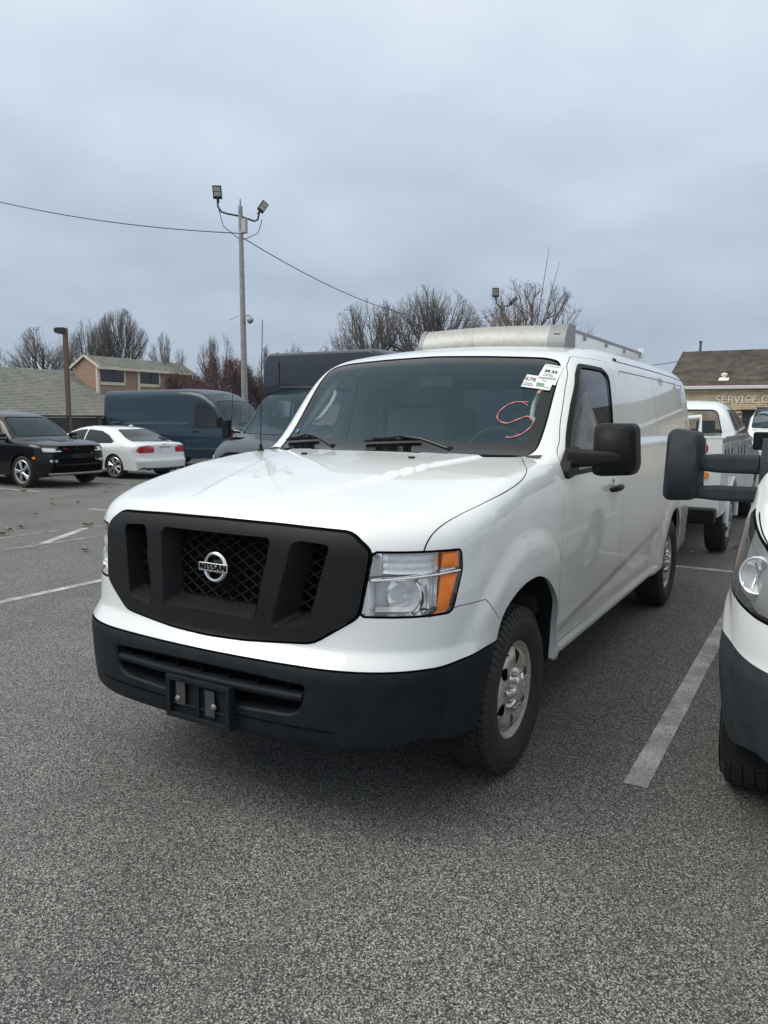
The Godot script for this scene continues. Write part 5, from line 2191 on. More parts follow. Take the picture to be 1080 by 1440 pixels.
func make_suv() -> void:
	var r := thing("suv", "black sport utility car with its nose towards the lane", "car", Vector3(-13.45, 0, -8.34), PI / 2)
	r.scale = Vector3(.95, .94, .95)
	var F := CarForm.new()
	F.W = Tab.new([Vector2(.2, .84), Vector2(.4, .92), Vector2(.7, .955), Vector2(.95, .955), Vector2(1.1, .935), Vector2(1.25, .88)])
	F.T = Tab.new([Vector2(-4.2, 1.12), Vector2(-3.5, 1.17), Vector2(-.7, 1.16), Vector2(-.3, 1.155), Vector2(0, 1.14), Vector2(.45, 1.09), Vector2(.7, 1.03), Vector2(.9, .94)])
	F.N = Tab.new([Vector2(.2, .78), Vector2(.34, .87), Vector2(.55, .90), Vector2(.72, .885), Vector2(.95, .86), Vector2(1.1, .75)])
	F.RT = Tab.new([Vector2(.2, -3.85), Vector2(.5, -4.02), Vector2(.9, -4.0), Vector2(1.2, -3.93)])
	F.CW = Tab.new([Vector2(.9, .93), Vector2(1.15, .885), Vector2(1.5, .755), Vector2(1.8, .62)])
	F.CT = Tab.new([Vector2(-4.2, -.5), Vector2(-4.05, .5), Vector2(-3.93, 1.2), Vector2(-3.6, 1.68), Vector2(-3.0, 1.78), Vector2(-2.0, 1.81), Vector2(-1.35, 1.75), Vector2(-1.05, 1.66), Vector2(-.32, 1.18), Vector2(-.1, 1.0), Vector2(.1, .5), Vector2(.3, -.6)])
	F.low = .27
	F.sweep = .16
	F.corner = .40
	F.bow = .20
	F.taper = .01
	F.taper_from = -1.5
	var front := func(p: Vector3) -> bool: return p.z > .2
	var q := cut_car(r, F, {"step": .05, "top": 1.85, "nose": .95, "tail": -4.05, "paint": M.black_paint, "seats": [-1.5, -2.5],
		"arches": [arch(0, .40, .42), arch(-3.04, .40, .42)],
		"front": [["screen", 1, rounded(V([-.70, 1.21, .70, 1.21, .60, 1.62, .5, 1.665, -.5, 1.665, -.60, 1.62]), .05), .008, func(p: Vector3) -> bool: return p.z < .1 and p.z > -1.4 and p.y > 1.17],
			["grille", 1, rounded(V([-.50, .86, -.36, .81, .36, .81, .50, .86, .53, .99, -.53, .99]), .04), .006, front],
			["intake", 1, rounded(V([-.72, .38, .72, .38, .66, .62, .42, .70, -.42, .70, -.66, .62]), .05), .006, front],
			["lamp", 3, rounded(V([-.24, .84, -.22, .98, .25, 1.0, .22, .86]), .03), .006, front]],
		"side": [rounded(V([-.55, 1.16, -1.10, 1.55, -1.25, 1.61, -1.72, 1.63, -1.72, 1.16]), .04), rounded(V([-1.80, 1.16, -1.80, 1.63, -2.72, 1.62, -2.72, 1.16]), .04), rounded(V([-2.80, 1.17, -2.80, 1.61, -3.45, 1.56, -3.62, 1.28, -3.5, 1.19]), .04)],
		"lines": [V([-.42, .45, -.42, 1.1]), V([-1.76, .42, -1.76, 1.1]), V([-2.76, .75, -2.76, 1.1])]})
	put(q.screen.shifted(.005), "windscreen", M.windscreen, r)
	put(q.grille.shifted(.03), "grille", M.gap, r)
	put(q.intake.shifted(.03), "lower_intake", M.gap, r)
	for s: float in [1.0, -1.0]:
		var o := put(q.lamp.half(s), "headlight", M.clear_lens, r)
		put(q.lamp.half(s).shifted(.04), "lamp_housing", M.lamp_grey, o)
		var dr := Geo.new()
		dr.tube([Vector3(s * .48, .875, F.zat(.48, .875) + .003), Vector3(s * .62, .870, F.zat(.62, .870) + .003), Vector3(s * .74, .875, F.zat(.74, .875) + .003)], .014, 6)
		put(dr, "lamp_strip", M.paper, o)
		var fg := Geo.new()
		for k in 2:
			fg.lathe([Vector2(0, .01), Vector2(.035, .006), Vector2(.04, -.02)], 16, Transform3D(Basis(Vector3.BACK, Vector3.UP, Vector3.LEFT), Vector3(s * (.70 - .09 * k), .64, F.zat(.70 - .09 * k, .64))))
			put(fg, "fog_lamp", M.chrome, r)
			fg = Geo.new()
		var mr := Geo.new()
		mr.box(Vector3(s * 1.0, 1.20, -.62), Vector3(.22, .17, .12), .05)
		var mo := put(mr, "wing_mirror", M.black_paint, r)
		var bd := Geo.new()
		bd.box(Vector3(s * 1.0, 1.17, -.555), Vector3(.16, .03, .01), .004)
		put(bd, "mirror_band", M.steel, mo)
		var sm := Geo.new()
		sm.box(Vector3(s * .945, .72, .47), Vector3(.02, .05, .10), .008)
		put(sm, "side_marker", M.orange_lens, r)
		for z in [.0, -3.04]:
			alloy_wheel(r, Vector3(s * .945, .385, z), s, .385, .265, 5, M.alloy)
	var sp := Geo.new()
	var pts := []
	for i in 13:
		var x := -.75 + .125 * i
		pts.append(Vector3(x, .335, F.zat(x, .34) + .01))
	sp.tube(pts, .028, 8)
	put(sp, "chin_trim", M.grey_bracket, r)
	var bar := Geo.new()
	pts = []
	for i in 13:
		var x := -.6 + .1 * i
		pts.append(Vector3(x, .545, F.zat(x, .545) - .01))
	bar.tube(pts, .02, 8)
	put(bar, "intake_bar", M.black_plastic, r)
	var bg := Geo.new()
	bg.box(Vector3(-.36, .93, F.zat(.36, .93) + .002), Vector3(.12, .014, .006), .002)
	put(bg, "grille_badge", M.red_lens, r)
	var sc := Geo.new()
	sc.prism(rounded(V([-.26, .02, -.22, .42, .22, .42, .26, .02]), .05), Vector3(0, F.yat(0, .2) + .004, 0), Vector3.RIGHT, Vector3(0, -.1, 1).normalized(), Vector3(0, .02, 0))
	put(sc, "bonnet_scoop", M.black_paint, r)


func make_sedan() -> void:
	var r := thing("sedan", "white saloon car with red tail lamps, its tail towards the lane", "car", Vector3(-16.62, 0, -11.22), -PI / 2)
	r.scale = Vector3(.94, .92, .94)
	var F := CarForm.new()
	F.W = Tab.new([Vector2(.2, .84), Vector2(.35, .905), Vector2(.6, .94), Vector2(.8, .94), Vector2(.95, .915), Vector2(1.1, .85)])
	F.T = Tab.new([Vector2(-4.3, .90), Vector2(-4.0, 1.0), Vector2(-3.75, 1.025), Vector2(-3.3, 1.03), Vector2(-2.5, .985), Vector2(-.5, .95), Vector2(.3, .90), Vector2(.8, .76), Vector2(1.0, .6)])
	F.N = Tab.new([Vector2(.2, .85), Vector2(.4, .95), Vector2(.6, .95), Vector2(.9, .8)])
	F.RT = Tab.new([Vector2(.22, -3.87), Vector2(.32, -3.99), Vector2(.50, -4.01), Vector2(.58, -3.97), Vector2(.75, -3.94), Vector2(.95, -3.93), Vector2(1.05, -3.89)])
	F.CW = Tab.new([Vector2(.8, .93), Vector2(.95, .885), Vector2(1.2, .765), Vector2(1.4, .63), Vector2(1.48, .55)])
	F.CT = Tab.new([Vector2(-4.05, -.4), Vector2(-3.9, .5), Vector2(-3.6, 1.0), Vector2(-3.2, 1.16), Vector2(-2.75, 1.36), Vector2(-2.3, 1.44), Vector2(-1.7, 1.465), Vector2(-1.2, 1.42), Vector2(-.9, 1.34), Vector2(-.2, .98), Vector2(.05, .5), Vector2(.25, -.5)])
	F.low = .21
	F.sweep = .14
	F.corner = .38
	F.bow = .18
	F.taper = .012
	F.taper_from = -1.6
	var back := func(p: Vector3) -> bool: return p.z < -3.3
	var q := cut_car(r, F, {"step": .045, "top": 1.5, "nose": 1.0, "tail": -4.12, "paint": M.white_paint_far, "seats": [-1.3, -2.3],
		"arches": [arch(0, .33, .375), arch(-2.94, .33, .375)],
		"front": [["rear_glass", 1, rounded(V([-.70, 1.045, .70, 1.045, .56, 1.33, .48, 1.355, -.48, 1.355, -.56, 1.33]), .05), .008, func(p: Vector3) -> bool: return p.z < -2.4 and p.y > 1.02],
			["screen", 1, rounded(V([-.66, 1.0, .66, 1.0, .55, 1.35, -.55, 1.35]), .05), .008, func(p: Vector3) -> bool: return p.z > -1.3 and p.z < .1 and p.y > .97],
			["lamp", 5, rounded(V([-3.53, .74, -3.51, .89, -3.33, .925, -3.01, .90, -2.87, .79, -3.01, .73]), .03), .005, back]],
		"side": [rounded(V([-.55, .95, -1.0, 1.27, -1.35, 1.34, -1.62, 1.355, -1.62, .97]), .03), rounded(V([-1.68, .97, -1.68, 1.355, -2.25, 1.31, -2.60, 1.20, -2.88, 1.03, -2.8, .99]), .03)],
		"lines": [V([-.45, .4, -.45, .9]), V([-1.65, .38, -1.65, .93]), V([-2.55, .6, -2.62, .95])]})
	put(q.rear_glass.shifted(.005), "rear_window", M.dark_glass, r)
	put(q.screen.shifted(.005), "windscreen", M.windscreen, r)
	var b := Geo.new()
	for s: float in [1.0, -1.0]:
		var o := put(q.lamp.half(s), "tail_lamp", M.red_lens, r)
		var up := Geo.new()
		var rows := []
		for i in 9:
			var row: Array[Vector3] = []
			for y in [.86, .90]:
				var x := lerpf(.50, .80, i / 8.0)
				var p := F.root(Vector3(x * .6, y, -3.3), Vector3(x, y, -4.5))
				row.append(Vector3(s * p.x, p.y, p.z - .004))
			rows.append(row)
		up.grid(rows, Vector3(0, 0, -1))
		put(up, "lamp_band", M.pale_red_lens, o)
		var ex := Geo.new()
		for k in 2:
			ex.lathe([Vector2(.030, -.04), Vector2(.034, .02), Vector2(.028, .02), Vector2(.026, -.03), Vector2(0, -.03)], 16, Transform3D(Basis(Vector3.FORWARD, Vector3.UP, Vector3.RIGHT), Vector3(s * (.56 + .085 * k), .285, -3.94)))
		put(ex, "tail_pipe", M.dark_steel, r)
		var mr := Geo.new()
		mr.box(Vector3(s * .98, .98, -.62), Vector3(.18, .13, .10), .04)
		put(mr, "wing_mirror", M.white_paint_far, r)
		for z in [.0, -2.94]:
			alloy_wheel(r, Vector3(s * .93, .335, z), s, .335, .255, 7, M.alloy, .125)
	var pl := Geo.new()
	pl.box(Vector3(0, .79, F.root(Vector3(0, .79, -3.3), Vector3(0, .79, -4.5)).z - .004), Vector3(.34, .13, .012), .003)
	put(pl, "blank_plate", M.paper, r)
	var ch := Geo.new()
	ch.box(Vector3(0, .885, F.root(Vector3(0, .885, -3.3), Vector3(0, .885, -4.5)).z - .006), Vector3(.40, .018, .014), .004)
	put(ch, "boot_trim", M.dark_steel, r)
	for k in 4:
		var rg := Geo.new()
		var pts := []
		for i in 17:
			var a := TAU * i / 16.0
			pts.append(Vector3(-.072 + .048 * k + .032 * cos(a), .955 + .032 * sin(a), F.root(Vector3(0, .955, -3.3), Vector3(0, .955, -4.5)).z - .006))
		rg.tube(pts, .005, 5, false)
		put(rg, "boot_ring", M.chrome, r)
	var fn := Geo.new()
	fn.prism(V([-2.5, 1.455, -2.62, 1.50, -2.70, 1.45]), Vector3(-.012, 0, 0), Vector3.BACK, Vector3.UP, Vector3(.024, 0, 0))
	put(fn, "roof_fin", M.white_paint_far, r)
	var df := Geo.new()
	df.box(Vector3(0, .255, -3.94), Vector3(.8, .06, .06), .02)
	put(df, "rear_valance", M.black_plastic, r)


func make_pickup() -> void:
	# service-body truck seen from behind: it faces away (towards -z)
	var r := thing("service_truck", "white utility truck with side lockers, seen from behind", "truck", Vector3(.06, 0, -6.95), PI)
	var F := CarForm.new()      # the cab; its own front axle at z = 3.9
	F.W = Tab.new([Vector2(.4, .93), Vector2(.7, .98), Vector2(1.0, 1.0), Vector2(1.25, .985), Vector2(1.35, .95)])
	F.T = Tab.new([Vector2(1.0, 1.25), Vector2(2.8, 1.27), Vector2(4.2, 1.22), Vector2(4.8, 1.05)])
	F.N = Tab.new([Vector2(.4, 4.7), Vector2(.8, 4.8), Vector2(1.2, 4.7)])
	F.RT = Tab.new([Vector2(.4, 1.35), Vector2(1.4, 1.35)])
	F.CW = Tab.new([Vector2(1.1, .99), Vector2(1.3, .95), Vector2(1.6, .83), Vector2(1.85, .70), Vector2(1.95, .6)])
	F.CT = Tab.new([Vector2(1.05, -.6), Vector2(1.2, .6), Vector2(1.34, 1.25), Vector2(1.42, 1.70), Vector2(1.58, 1.84), Vector2(2.0, 1.90), Vector2(2.6, 1.88), Vector2(2.9, 1.80), Vector2(3.5, 1.30), Vector2(3.75, .6), Vector2(4.0, -.6)])
	F.low = .5
	F.sweep = .1
	F.corner = .25
	F.bow = .05
	F.taper = .0
	F.taper_from = 2.4
	var q := cut_car(r, F, {"step": .05, "top": 1.95, "nose": 4.8, "tail": 1.35, "paint": M.white_paint_far, "seats": [2.3],
		"arches": [arch(3.9, .42, .46)],
		"front": [["rear_glass", 1, rounded(V([-.74, 1.40, .74, 1.40, .66, 1.72, .60, 1.76, -.60, 1.76, -.66, 1.72]), .04), .006, func(p: Vector3) -> bool: return p.z < 1.9 and p.y > 1.34],
			["screen", 1, rounded(V([-.72, 1.32, .72, 1.32, .62, 1.78, -.62, 1.78]), .04), .006, func(p: Vector3) -> bool: return p.z > 2.7 and p.y > 1.29]],
		"side": [rounded(V([1.58, 1.34, 1.62, 1.70, 1.72, 1.76, 2.02, 1.76, 2.02, 1.34]), .04), rounded(V([2.10, 1.34, 2.10, 1.77, 2.55, 1.76, 2.75, 1.70, 3.2, 1.36]), .04)],
		"lines": [V([2.06, .6, 2.06, 1.3]), V([3.1, .6, 3.1, 1.2])]})
	put(q.rear_glass.shifted(.005), "rear_window", M.side_glass, r)
	put(q.screen.shifted(.005), "windscreen", M.windscreen, r)
	var br := Geo.new()
	br.box(Vector3(0, 1.835, 1.40), Vector3(.42, .045, .05), .012)
	put(br, "brake_lamp", M.red_lens, r)
	# body with lockers: outline of a side, with the wheel opening, pushed inwards
	for s: float in [1.0, -1.0]:
		var side := PackedVector2Array([Vector2(-1.15, .56), Vector2(-1.15, 1.42), Vector2(1.30, 1.42), Vector2(1.30, .56)])
		var a := arch(.0, .42, .47, .56)
		a.reverse()
		for p in a:
			if p.y >= .56:
				side.append(p)
		var g := Geo.new()
		g.prism(side, Vector3(s * .62, 0, 0), Vector3.BACK, Vector3.UP, Vector3(s * .42, 0, 0))
		var o := put(g, "locker_body", M.white_paint_far, r)
		for d in [[-1.10, -.56, .62, 1.36], [-.50, .50, .96, 1.36], [.56, 1.24, .62, 1.36]]:
			var dr := Geo.new()
			dr.box(Vector3(s * 1.043, (d[2] + d[3]) / 2, (d[0] + d[1]) / 2), Vector3(.022, d[3] - d[2], d[1] - d[0]), .008)
			put(dr, "locker_door", M.white_paint_far, o)
			var hd := Geo.new()
			hd.box(Vector3(s * 1.058, d[3] - .14, d[0] + .12), Vector3(.012, .16, .035), .005)
			hd.box(Vector3(s * 1.058, d[3] - .14, d[1] - .12), Vector3(.012, .16, .035), .005)
			put(hd, "locker_latch", M.dark_steel, o)
		var fl := Geo.new()
		var pts := []
		for i in 15:
			var an := PI * i / 14.0
			pts.append(Vector3(s * 1.045, .42 + .50 * sin(an), -.50 * cos(an)))
		fl.tube(pts, .035, 8)
		put(fl, "wheel_flare", M.white_paint_far, r)
		var top := Geo.new()
		top.box(Vector3(s * .84, 1.432, .075), Vector3(.46, .024, 2.46), .008)
		put(top, "locker_top", M.white_paint_far, r)
		var lamp := Geo.new()
		lamp.lathe([Vector2(0, .022), Vector2(.05, .018), Vector2(.062, 0), Vector2(.072, -.002), Vector2(.072, -.02)], 24, Transform3D(Basis(Vector3.FORWARD, Vector3.UP, Vector3.RIGHT), Vector3(s * .83, 1.31, -1.152)))
		put(lamp, "tail_lamp", M.red_lens, r)
		var am := Geo.new()
		am.lathe([Vector2(0, .02), Vector2(.05, .015), Vector2(.058, 0), Vector2(.058, -.02)], 24, Transform3D(Basis(Vector3.FORWARD, Vector3.UP, Vector3.RIGHT).scaled_local(Vector3(1, .75, 1.25)), Vector3(s * .85, 1.02, -1.152)))
		put(am, "amber_lamp", M.orange_lens, r)
		var mr := Geo.new()
		mr.box(Vector3(s * 1.12, 1.30, 3.0), Vector3(.24, .28, .10), .04)
		put(mr, "wing_mirror", M.black_plastic, r)
		alloy_wheel(r, Vector3(s * 1.03, .385, 0), s, .385, .23, 8, M.steel, .12, false)
		alloy_wheel(r, Vector3(s * .98, .385, 3.9), s, .385, .23, 8, M.steel, .12, false)
	var tg := Geo.new()
	tg.box(Vector3(0, 1.0, -1.12), Vector3(1.24, .72, .05), .01)
	put(tg, "tailgate", M.white_paint_far, r)
	var bm := Geo.new()
	bm.box(Vector3(0, .58, -1.24), Vector3(2.04, .16, .22), .03)
	put(bm, "step_bumper", M.black_plastic, r)
	var ch := Geo.new()
	ch.box(Vector3(0, .58, 1.6), Vector3(.9, .2, 5.4), .03)
	put(ch, "chassis", M.wheel_well, r)
	# white tube frame standing on the body
	var fr := Geo.new()
	fr.tube([Vector3(-.72, 1.43, -.55), Vector3(-.72, 1.66, -.55), Vector3(-.30, 1.62, -.55)], .025, 8)
	put(fr, "tube_frame", M.white_paint_far, r)
	var bo := Geo.new()
	bo.box(Vector3(-.18, 1.44, -.85), Vector3(.8, .10, .30), .02)
	put(bo, "tool_tray", M.white_paint_far, r)


# ---------------------------------------------------------------- buildings, fence
func brick_courses(root: Node3D, x0: float, x1: float, y0: float, y1: float, z: float, called: String) -> void:
	# every brick its own block, drawn from three shared ones, joined as one mass
	var mm := MultiMesh.new()
	mm.transform_format = MultiMesh.TRANSFORM_3D
	mm.use_colors = true
	var bl := .30
	var bh := .10
	var g := Geo.new()
	g.box(Vector3.ZERO, Vector3(bl - .012, bh - .012, .05), .006)
	var arr := []
	arr.resize(Mesh.ARRAY_MAX)
	arr[Mesh.ARRAY_VERTEX] = g.v
	arr[Mesh.ARRAY_NORMAL] = g.n
	arr[Mesh.ARRAY_INDEX] = g.t
	var am := ArrayMesh.new()
	am.add_surface_from_arrays(Mesh.PRIMITIVE_TRIANGLES, arr)
	am.surface_set_material(0, M.brick)
	mm.mesh = am
	var rows := int((y1 - y0) / bh)
	var cols := int((x1 - x0) / bl)
	mm.instance_count = rows * cols
	var rg := RandomNumberGenerator.new()
	rg.seed = 5
	for j in rows:
		for i in cols:
			var k := j * cols + i
			mm.set_instance_transform(k, Transform3D(Basis(), Vector3(x0 + (i + .5 + .5 * (j % 2)) * bl, y0 + (j + .5) * bh, z + rg.randf() * .006)))
			var t := rg.randf_range(.72, 1.15)
			mm.set_instance_color(k, Color(.68 * t, .53 * t, .35 * t * rg.randf_range(.9, 1.05)))
	var mi := MultiMeshInstance3D.new()
	mi.multimesh = mm
	mi.name = called
	mi.set_meta("kind", "stuff")
	root.add_child(mi)


func shingle_roof(root: Node3D, called: String, eave: Vector3, along: Vector3, up: Vector3, mat: Material, course: float) -> void:
	# overlapping courses, each a thin board-like strip stepping over the one below
	var g := Geo.new()
	var n := int(up.length() / course)
	var nor := along.cross(up).normalized()
	if nor.y < 0:
		nor = -nor
	var rg := RandomNumberGenerator.new()
	rg.seed = 3
	for i in n:
		var a := eave + up * (float(i) / n)
		var b := eave + up * (float(i + 1) / n) * 1.0
		var th := .02
		var m := maxi(1, int(along.length() / 2.2))
		for j in m:
			var f0 := float(j) / m
			var f1 := float(j + 1) / m
			var e := rg.randf() * .008
			var p0 := a + along * f0 + nor * (th + e)
			var p1 := a + along * f1 + nor * (th + e)
			var q0 := b + along * f0 + nor * .002
			var q1 := b + along * f1 + nor * .002
			g.quad(p0, p1, q1, q0, nor)
			g.quad(p0, p1, p1 - nor * (th + e), p0 - nor * (th + e), -up)
	var o := put(g, called, mat, root)
	o.set_meta("kind", "stuff")


func make_buildings() -> void:
	var br := std("brick", lc(1.0), 0.9)
	br.vertex_color_use_as_albedo = true
	std("mortar", lc(.42, .35, .26), .95)
	var bs := std("brown_shingle", lc(1.0), .95)
	bs.albedo_texture = ntex(noise(.05, 4, FastNoiseLite.TYPE_VALUE, 6), 512, [.2, lc(.06, .051, .042), .5, lc(.11, .09, .07), .8, lc(.16, .13, .10)])
	world_tri(bs, 6.0)
	blotches(bs, 9.0, .75, 1.15, .01, 41)
	var gs := std("grey_shingle", lc(1.0), .95)
	gs.albedo_texture = ntex(noise(.05, 4, FastNoiseLite.TYPE_VALUE, 7), 512, [.2, lc(.145, .147, .125), .5, lc(.19, .192, .165), .8, lc(.24, .242, .21)])
	world_tri(gs, 7.0)
	blotches(gs, 12.0, .85, 1.1, .01, 42)
	std("siding", lc(.345, .222, .155), .85)
	std("cream_trim", lc(.62, .55, .42), .8)
	std("gutter_white", lc(.62, .61, .57), .6)
	std("letter_white", lc(.85, .82, .72), .6)
	std("dark_door", lc(.02), .6)
	var fp := std("fence_panel", lc(.075, .068, .062), .9)
	blotches(fp, 2.0, .7, 1.15, .02, 43)
	std("fence_post", lc(.13, .125, .115), .9)

	# service centre
	var s := thing("service_building", "tan brick service centre with brown shingled gable roof", "building")
	var zf := -35.0
	var wall := Geo.new()
	wall.box(Vector3(12.8, 1.5, zf - 5.2), Vector3(35.0, 3.0, 10.2))
	put(wall, "wall", M.mortar, s)
	brick_courses(s, -4.7, 6.0, 2.05, 3.0, zf + .0, "brickwork")
	brick_courses(s, -4.7, -1.6, .0, 2.05, zf + .0, "brickwork_below")
	var gd := Geo.new()
	gd.box(Vector3(1.6, 1.02, zf - .12), Vector3(6.2, 2.04, .12), .01)
	put(gd, "garage_door", M.dark_door, s)
	var lin := Geo.new()
	lin.box(Vector3(1.6, 2.06, zf + .05), Vector3(6.4, .05, .12), .01)
	put(lin, "door_lintel", M.dark_steel, s)
	shingle_roof(s, "roof", Vector3(-4.85, 3.10, zf + .26), Vector3(35.2, 0, 0), Vector3(0, 1.97, -4.61), M.brown_shingle, .16)
	shingle_roof(s, "roof", Vector3(-4.85, 3.12, zf - 9.4), Vector3(35.2, 0, 0), Vector3(0, 1.95, 4.9), M.brown_shingle, .16)
	var ga := Geo.new()
	ga.prism(V([zf + .1, 3.0, zf - 4.4, 4.95, zf - 9.0, 3.0]), Vector3(-4.72, 0, 0), Vector3.BACK, Vector3.UP, Vector3(.2, 0, 0))
	put(ga, "gable_wall", M.mortar, s)
	var gt := Geo.new()
	gt.box(Vector3(12.8, 3.06, zf + .24), Vector3(35.2, .15, .14), .03)
	put(gt, "gutter", M.gutter_white, s)
	var sf := Geo.new()
	sf.box(Vector3(12.8, 2.99, zf + .13), Vector3(35.2, .03, .24))
	put(sf, "soffit", M.gutter_white, s)
	var rk := Geo.new()
	rk.tube([Vector3(-4.87, 3.10, zf + .27), Vector3(-4.87, 5.07, zf - 4.35), Vector3(-4.87, 3.10, zf - 9.4)], .035, 4)
	put(rk, "rake_board", M.dark_steel, s)
	var rv := Geo.new()
	rv.lathe([Vector2(.09, 0), Vector2(.09, .16), Vector2(.14, .17), Vector2(.15, .24), Vector2(0, .30)], 16, Transform3D(Basis(Vector3.UP, Vector3.LEFT, Vector3.BACK), Vector3(-2.42, 3.46, zf - .60)))
	rv.box(Vector3(-2.42, 3.46, zf - .5), Vector3(.42, .03, .4), .01, Basis(Vector3.RIGHT, .38))
	put(rv, "roof_vent", M.letter_white, s)
	var fl := Geo.new()
	fl.tube([Vector3(-4.1, 4.7, zf - 4.6), Vector3(-4.1, 5.58, zf - 4.6)], .055, 10)
	fl.tube([Vector3(-4.1, 5.50, zf - 4.6), Vector3(-4.1, 5.60, zf - 4.6)], .075, 10)
	put(fl, "flue_pipe", M.dark_steel, s)
	var words := lettering("SERVICE CENTER", .31, .03, M.letter_white, s, "wall_lettering", Transform3D(Basis(), Vector3(-2.68, 2.52, zf + .06)), 500)
	words.mesh.horizontal_alignment = HORIZONTAL_ALIGNMENT_LEFT
	words.transform.basis = Basis.from_scale(Vector3(1.12, 1, 1))

	# houses with the low shingled roof beyond the fence (their ridge runs along the lot)
	var h := thing("house", "timber clad house with low grey shingled roof beyond fence", "house")
	shingle_roof(h, "roof", Vector3(-47.2, 1.35, -12.0), Vector3(0, 0, -44.0), Vector3(-7.9, 4.02, 0), M.grey_shingle, .25)
	shingle_roof(h, "roof", Vector3(-63.0, 1.35, -12.0), Vector3(0, 0, -44.0), Vector3(7.9, 4.02, 0), M.grey_shingle, .25)
	var lw := Geo.new()
	lw.box(Vector3(-55.1, .8, -34.0), Vector3(14.2, 1.6, 43.0))
	put(lw, "lower_wall", M.siding, h)
	var zg := -40.96
	var ze := -52.0
	var side := V([-51.45, 2.6, -51.45, 5.62, -52.85, 6.38, -54.25, 5.62, -54.25, 2.6])
	var core := Geo.new()
	core.prism(side, Vector3(0, 0, zg - .05), Vector3.RIGHT, Vector3.UP, Vector3(0, 0, ze - zg))
	put(core, "upper_wall", M.siding, h)
	# lapped boards of the gable end
	var k := 0
	var y := 3.3
	while y < 6.4:
		var half := 1.42
		if y > 5.62:
			half = maxf(.05, 1.42 * (6.40 - y) / .78)
		var bd := Geo.new()
		bd.prism(V([0, 0, .045, 0, .012, .2, 0, .2]), Vector3(-52.85 - half, y, zg - .05), Vector3.BACK, Vector3.UP, Vector3(half * 2, 0, 0))
		put(bd, "siding_board", M.siding, h)
		y += .205
		k += 1
	# boards of the front, between the windows
	for q in [[-44.05, -45.28], [-48.0, -52.0]]:
		y = 2.9
		while y < 5.55:
			var bd := Geo.new()
			bd.prism(V([0, 0, .045, 0, .012, .2, 0, .2]), Vector3(-51.45, y, q[1]), Vector3.RIGHT, Vector3.UP, Vector3(0, 0, q[0] - q[1]))
			put(bd, "siding_board", M.siding, h)
			y += .205
	# upper roof with its overhang
	shingle_roof(h, "upper_roof", Vector3(-51.0, 5.60, zg + .18), Vector3(0, 0, ze - zg - .2), Vector3(-1.85, 1.02, 0), M.grey_shingle, .2)
	shingle_roof(h, "upper_roof", Vector3(-54.7, 5.60, zg + .18), Vector3(0, 0, ze - zg - .2), Vector3(1.85, 1.02, 0), M.grey_shingle, .2)
	var fa := Geo.new()
	fa.box(Vector3(-51.0, 5.52, (zg + ze) / 2 + .1), Vector3(.06, .20, zg - ze + .3), .01)
	put(fa, "fascia", M.cream_trim, h)
	var so := Geo.new()
	so.box(Vector3(-51.25, 5.46, (zg + ze) / 2 + .1), Vector3(.5, .04, zg - ze))
	put(so, "soffit", M.siding, h)
	for sg: float in [1.0, -1.0]:
		var rb := Geo.new()
		var mid := Vector3(-52.85 + sg * .93, 6.08, zg + .16)
		rb.box(mid, Vector3(2.14, .19, .05), .008, Basis(Vector3.BACK, -sg * .505))
		put(rb, "rake_trim", M.cream_trim, h)
	for z in [zg - .02, -45.32]:
		var ps := Geo.new()
		ps.box(Vector3(-51.38, 4.1, z), Vector3(.22, 3.0, .24), .01)
		put(ps, "corner_post", M.cream_trim, h)
	for q in [[-41.35, -43.75], [-45.62, -47.75]]:
		var zc: float = (q[0] + q[1]) / 2
		var w: float = q[0] - q[1]
		var fr := Geo.new()
		fr.box(Vector3(-51.42, 4.28, zc), Vector3(.14, .26, w + .25), .01)
		fr.box(Vector3(-51.42, 4.95, q[1] - .08), Vector3(.14, 1.2, .16), .01)
		var fo := put(fr, "window_frame", M.cream_trim, h)
		var wf := Geo.new()
		wf.box(Vector3(-51.43, 4.95, q[0] - w * .58), Vector3(.08, 1.1, .10), .01)
		wf.box(Vector3(-51.43, 4.44, zc), Vector3(.08, .07, w), .01)
		put(wf, "sash", M.dark_door, fo)
		var gl := Geo.new()
		gl.box(Vector3(-51.425, 4.93, q[0] - w * .28), Vector3(.02, 1.06, w * .56))
		put(gl, "pane", M.house_glass, fo)
		var g2 := Geo.new()
		g2.box(Vector3(-51.425, 4.93, q[1] + w * .20), Vector3(.02, 1.06, w * .40))
		put(g2, "pane", M.house_glass, fo)
		var cu := Geo.new()
		cu.box(Vector3(-51.60, 4.72, q[0] - w * .28), Vector3(.02, .5, w * .5))
		put(cu, "blind", M.cabin_pale, fo)

	# board fence along the far row
	var f := thing("board_fence", "dark weathered board fence behind the far row of cars", "fence", Vector3(-18.9, 0, 0))
	var z := 4.0
	var i := 0
	var rg := RandomNumberGenerator.new()
	rg.seed = 8
	while z > -34.0:
		var pn := Geo.new()
		pn.box(Vector3(rg.randf() * .012, .77, z - .55), Vector3(.05, 1.54, 1.06), .008)
		put(pn, "panel", M.fence_panel, f)
		var po := Geo.new()
		po.box(Vector3(.03, .79, z), Vector3(.09, 1.58, .11), .01)
		put(po, "post", M.fence_post, f)
		z -= 1.13
		i += 1
	var cp := Geo.new()
	cp.box(Vector3(0.0, 1.585, -15.0), Vector3(.16, .06, 38.2), .01)
	put(cp, "cap_rail", M.fence_panel, f)


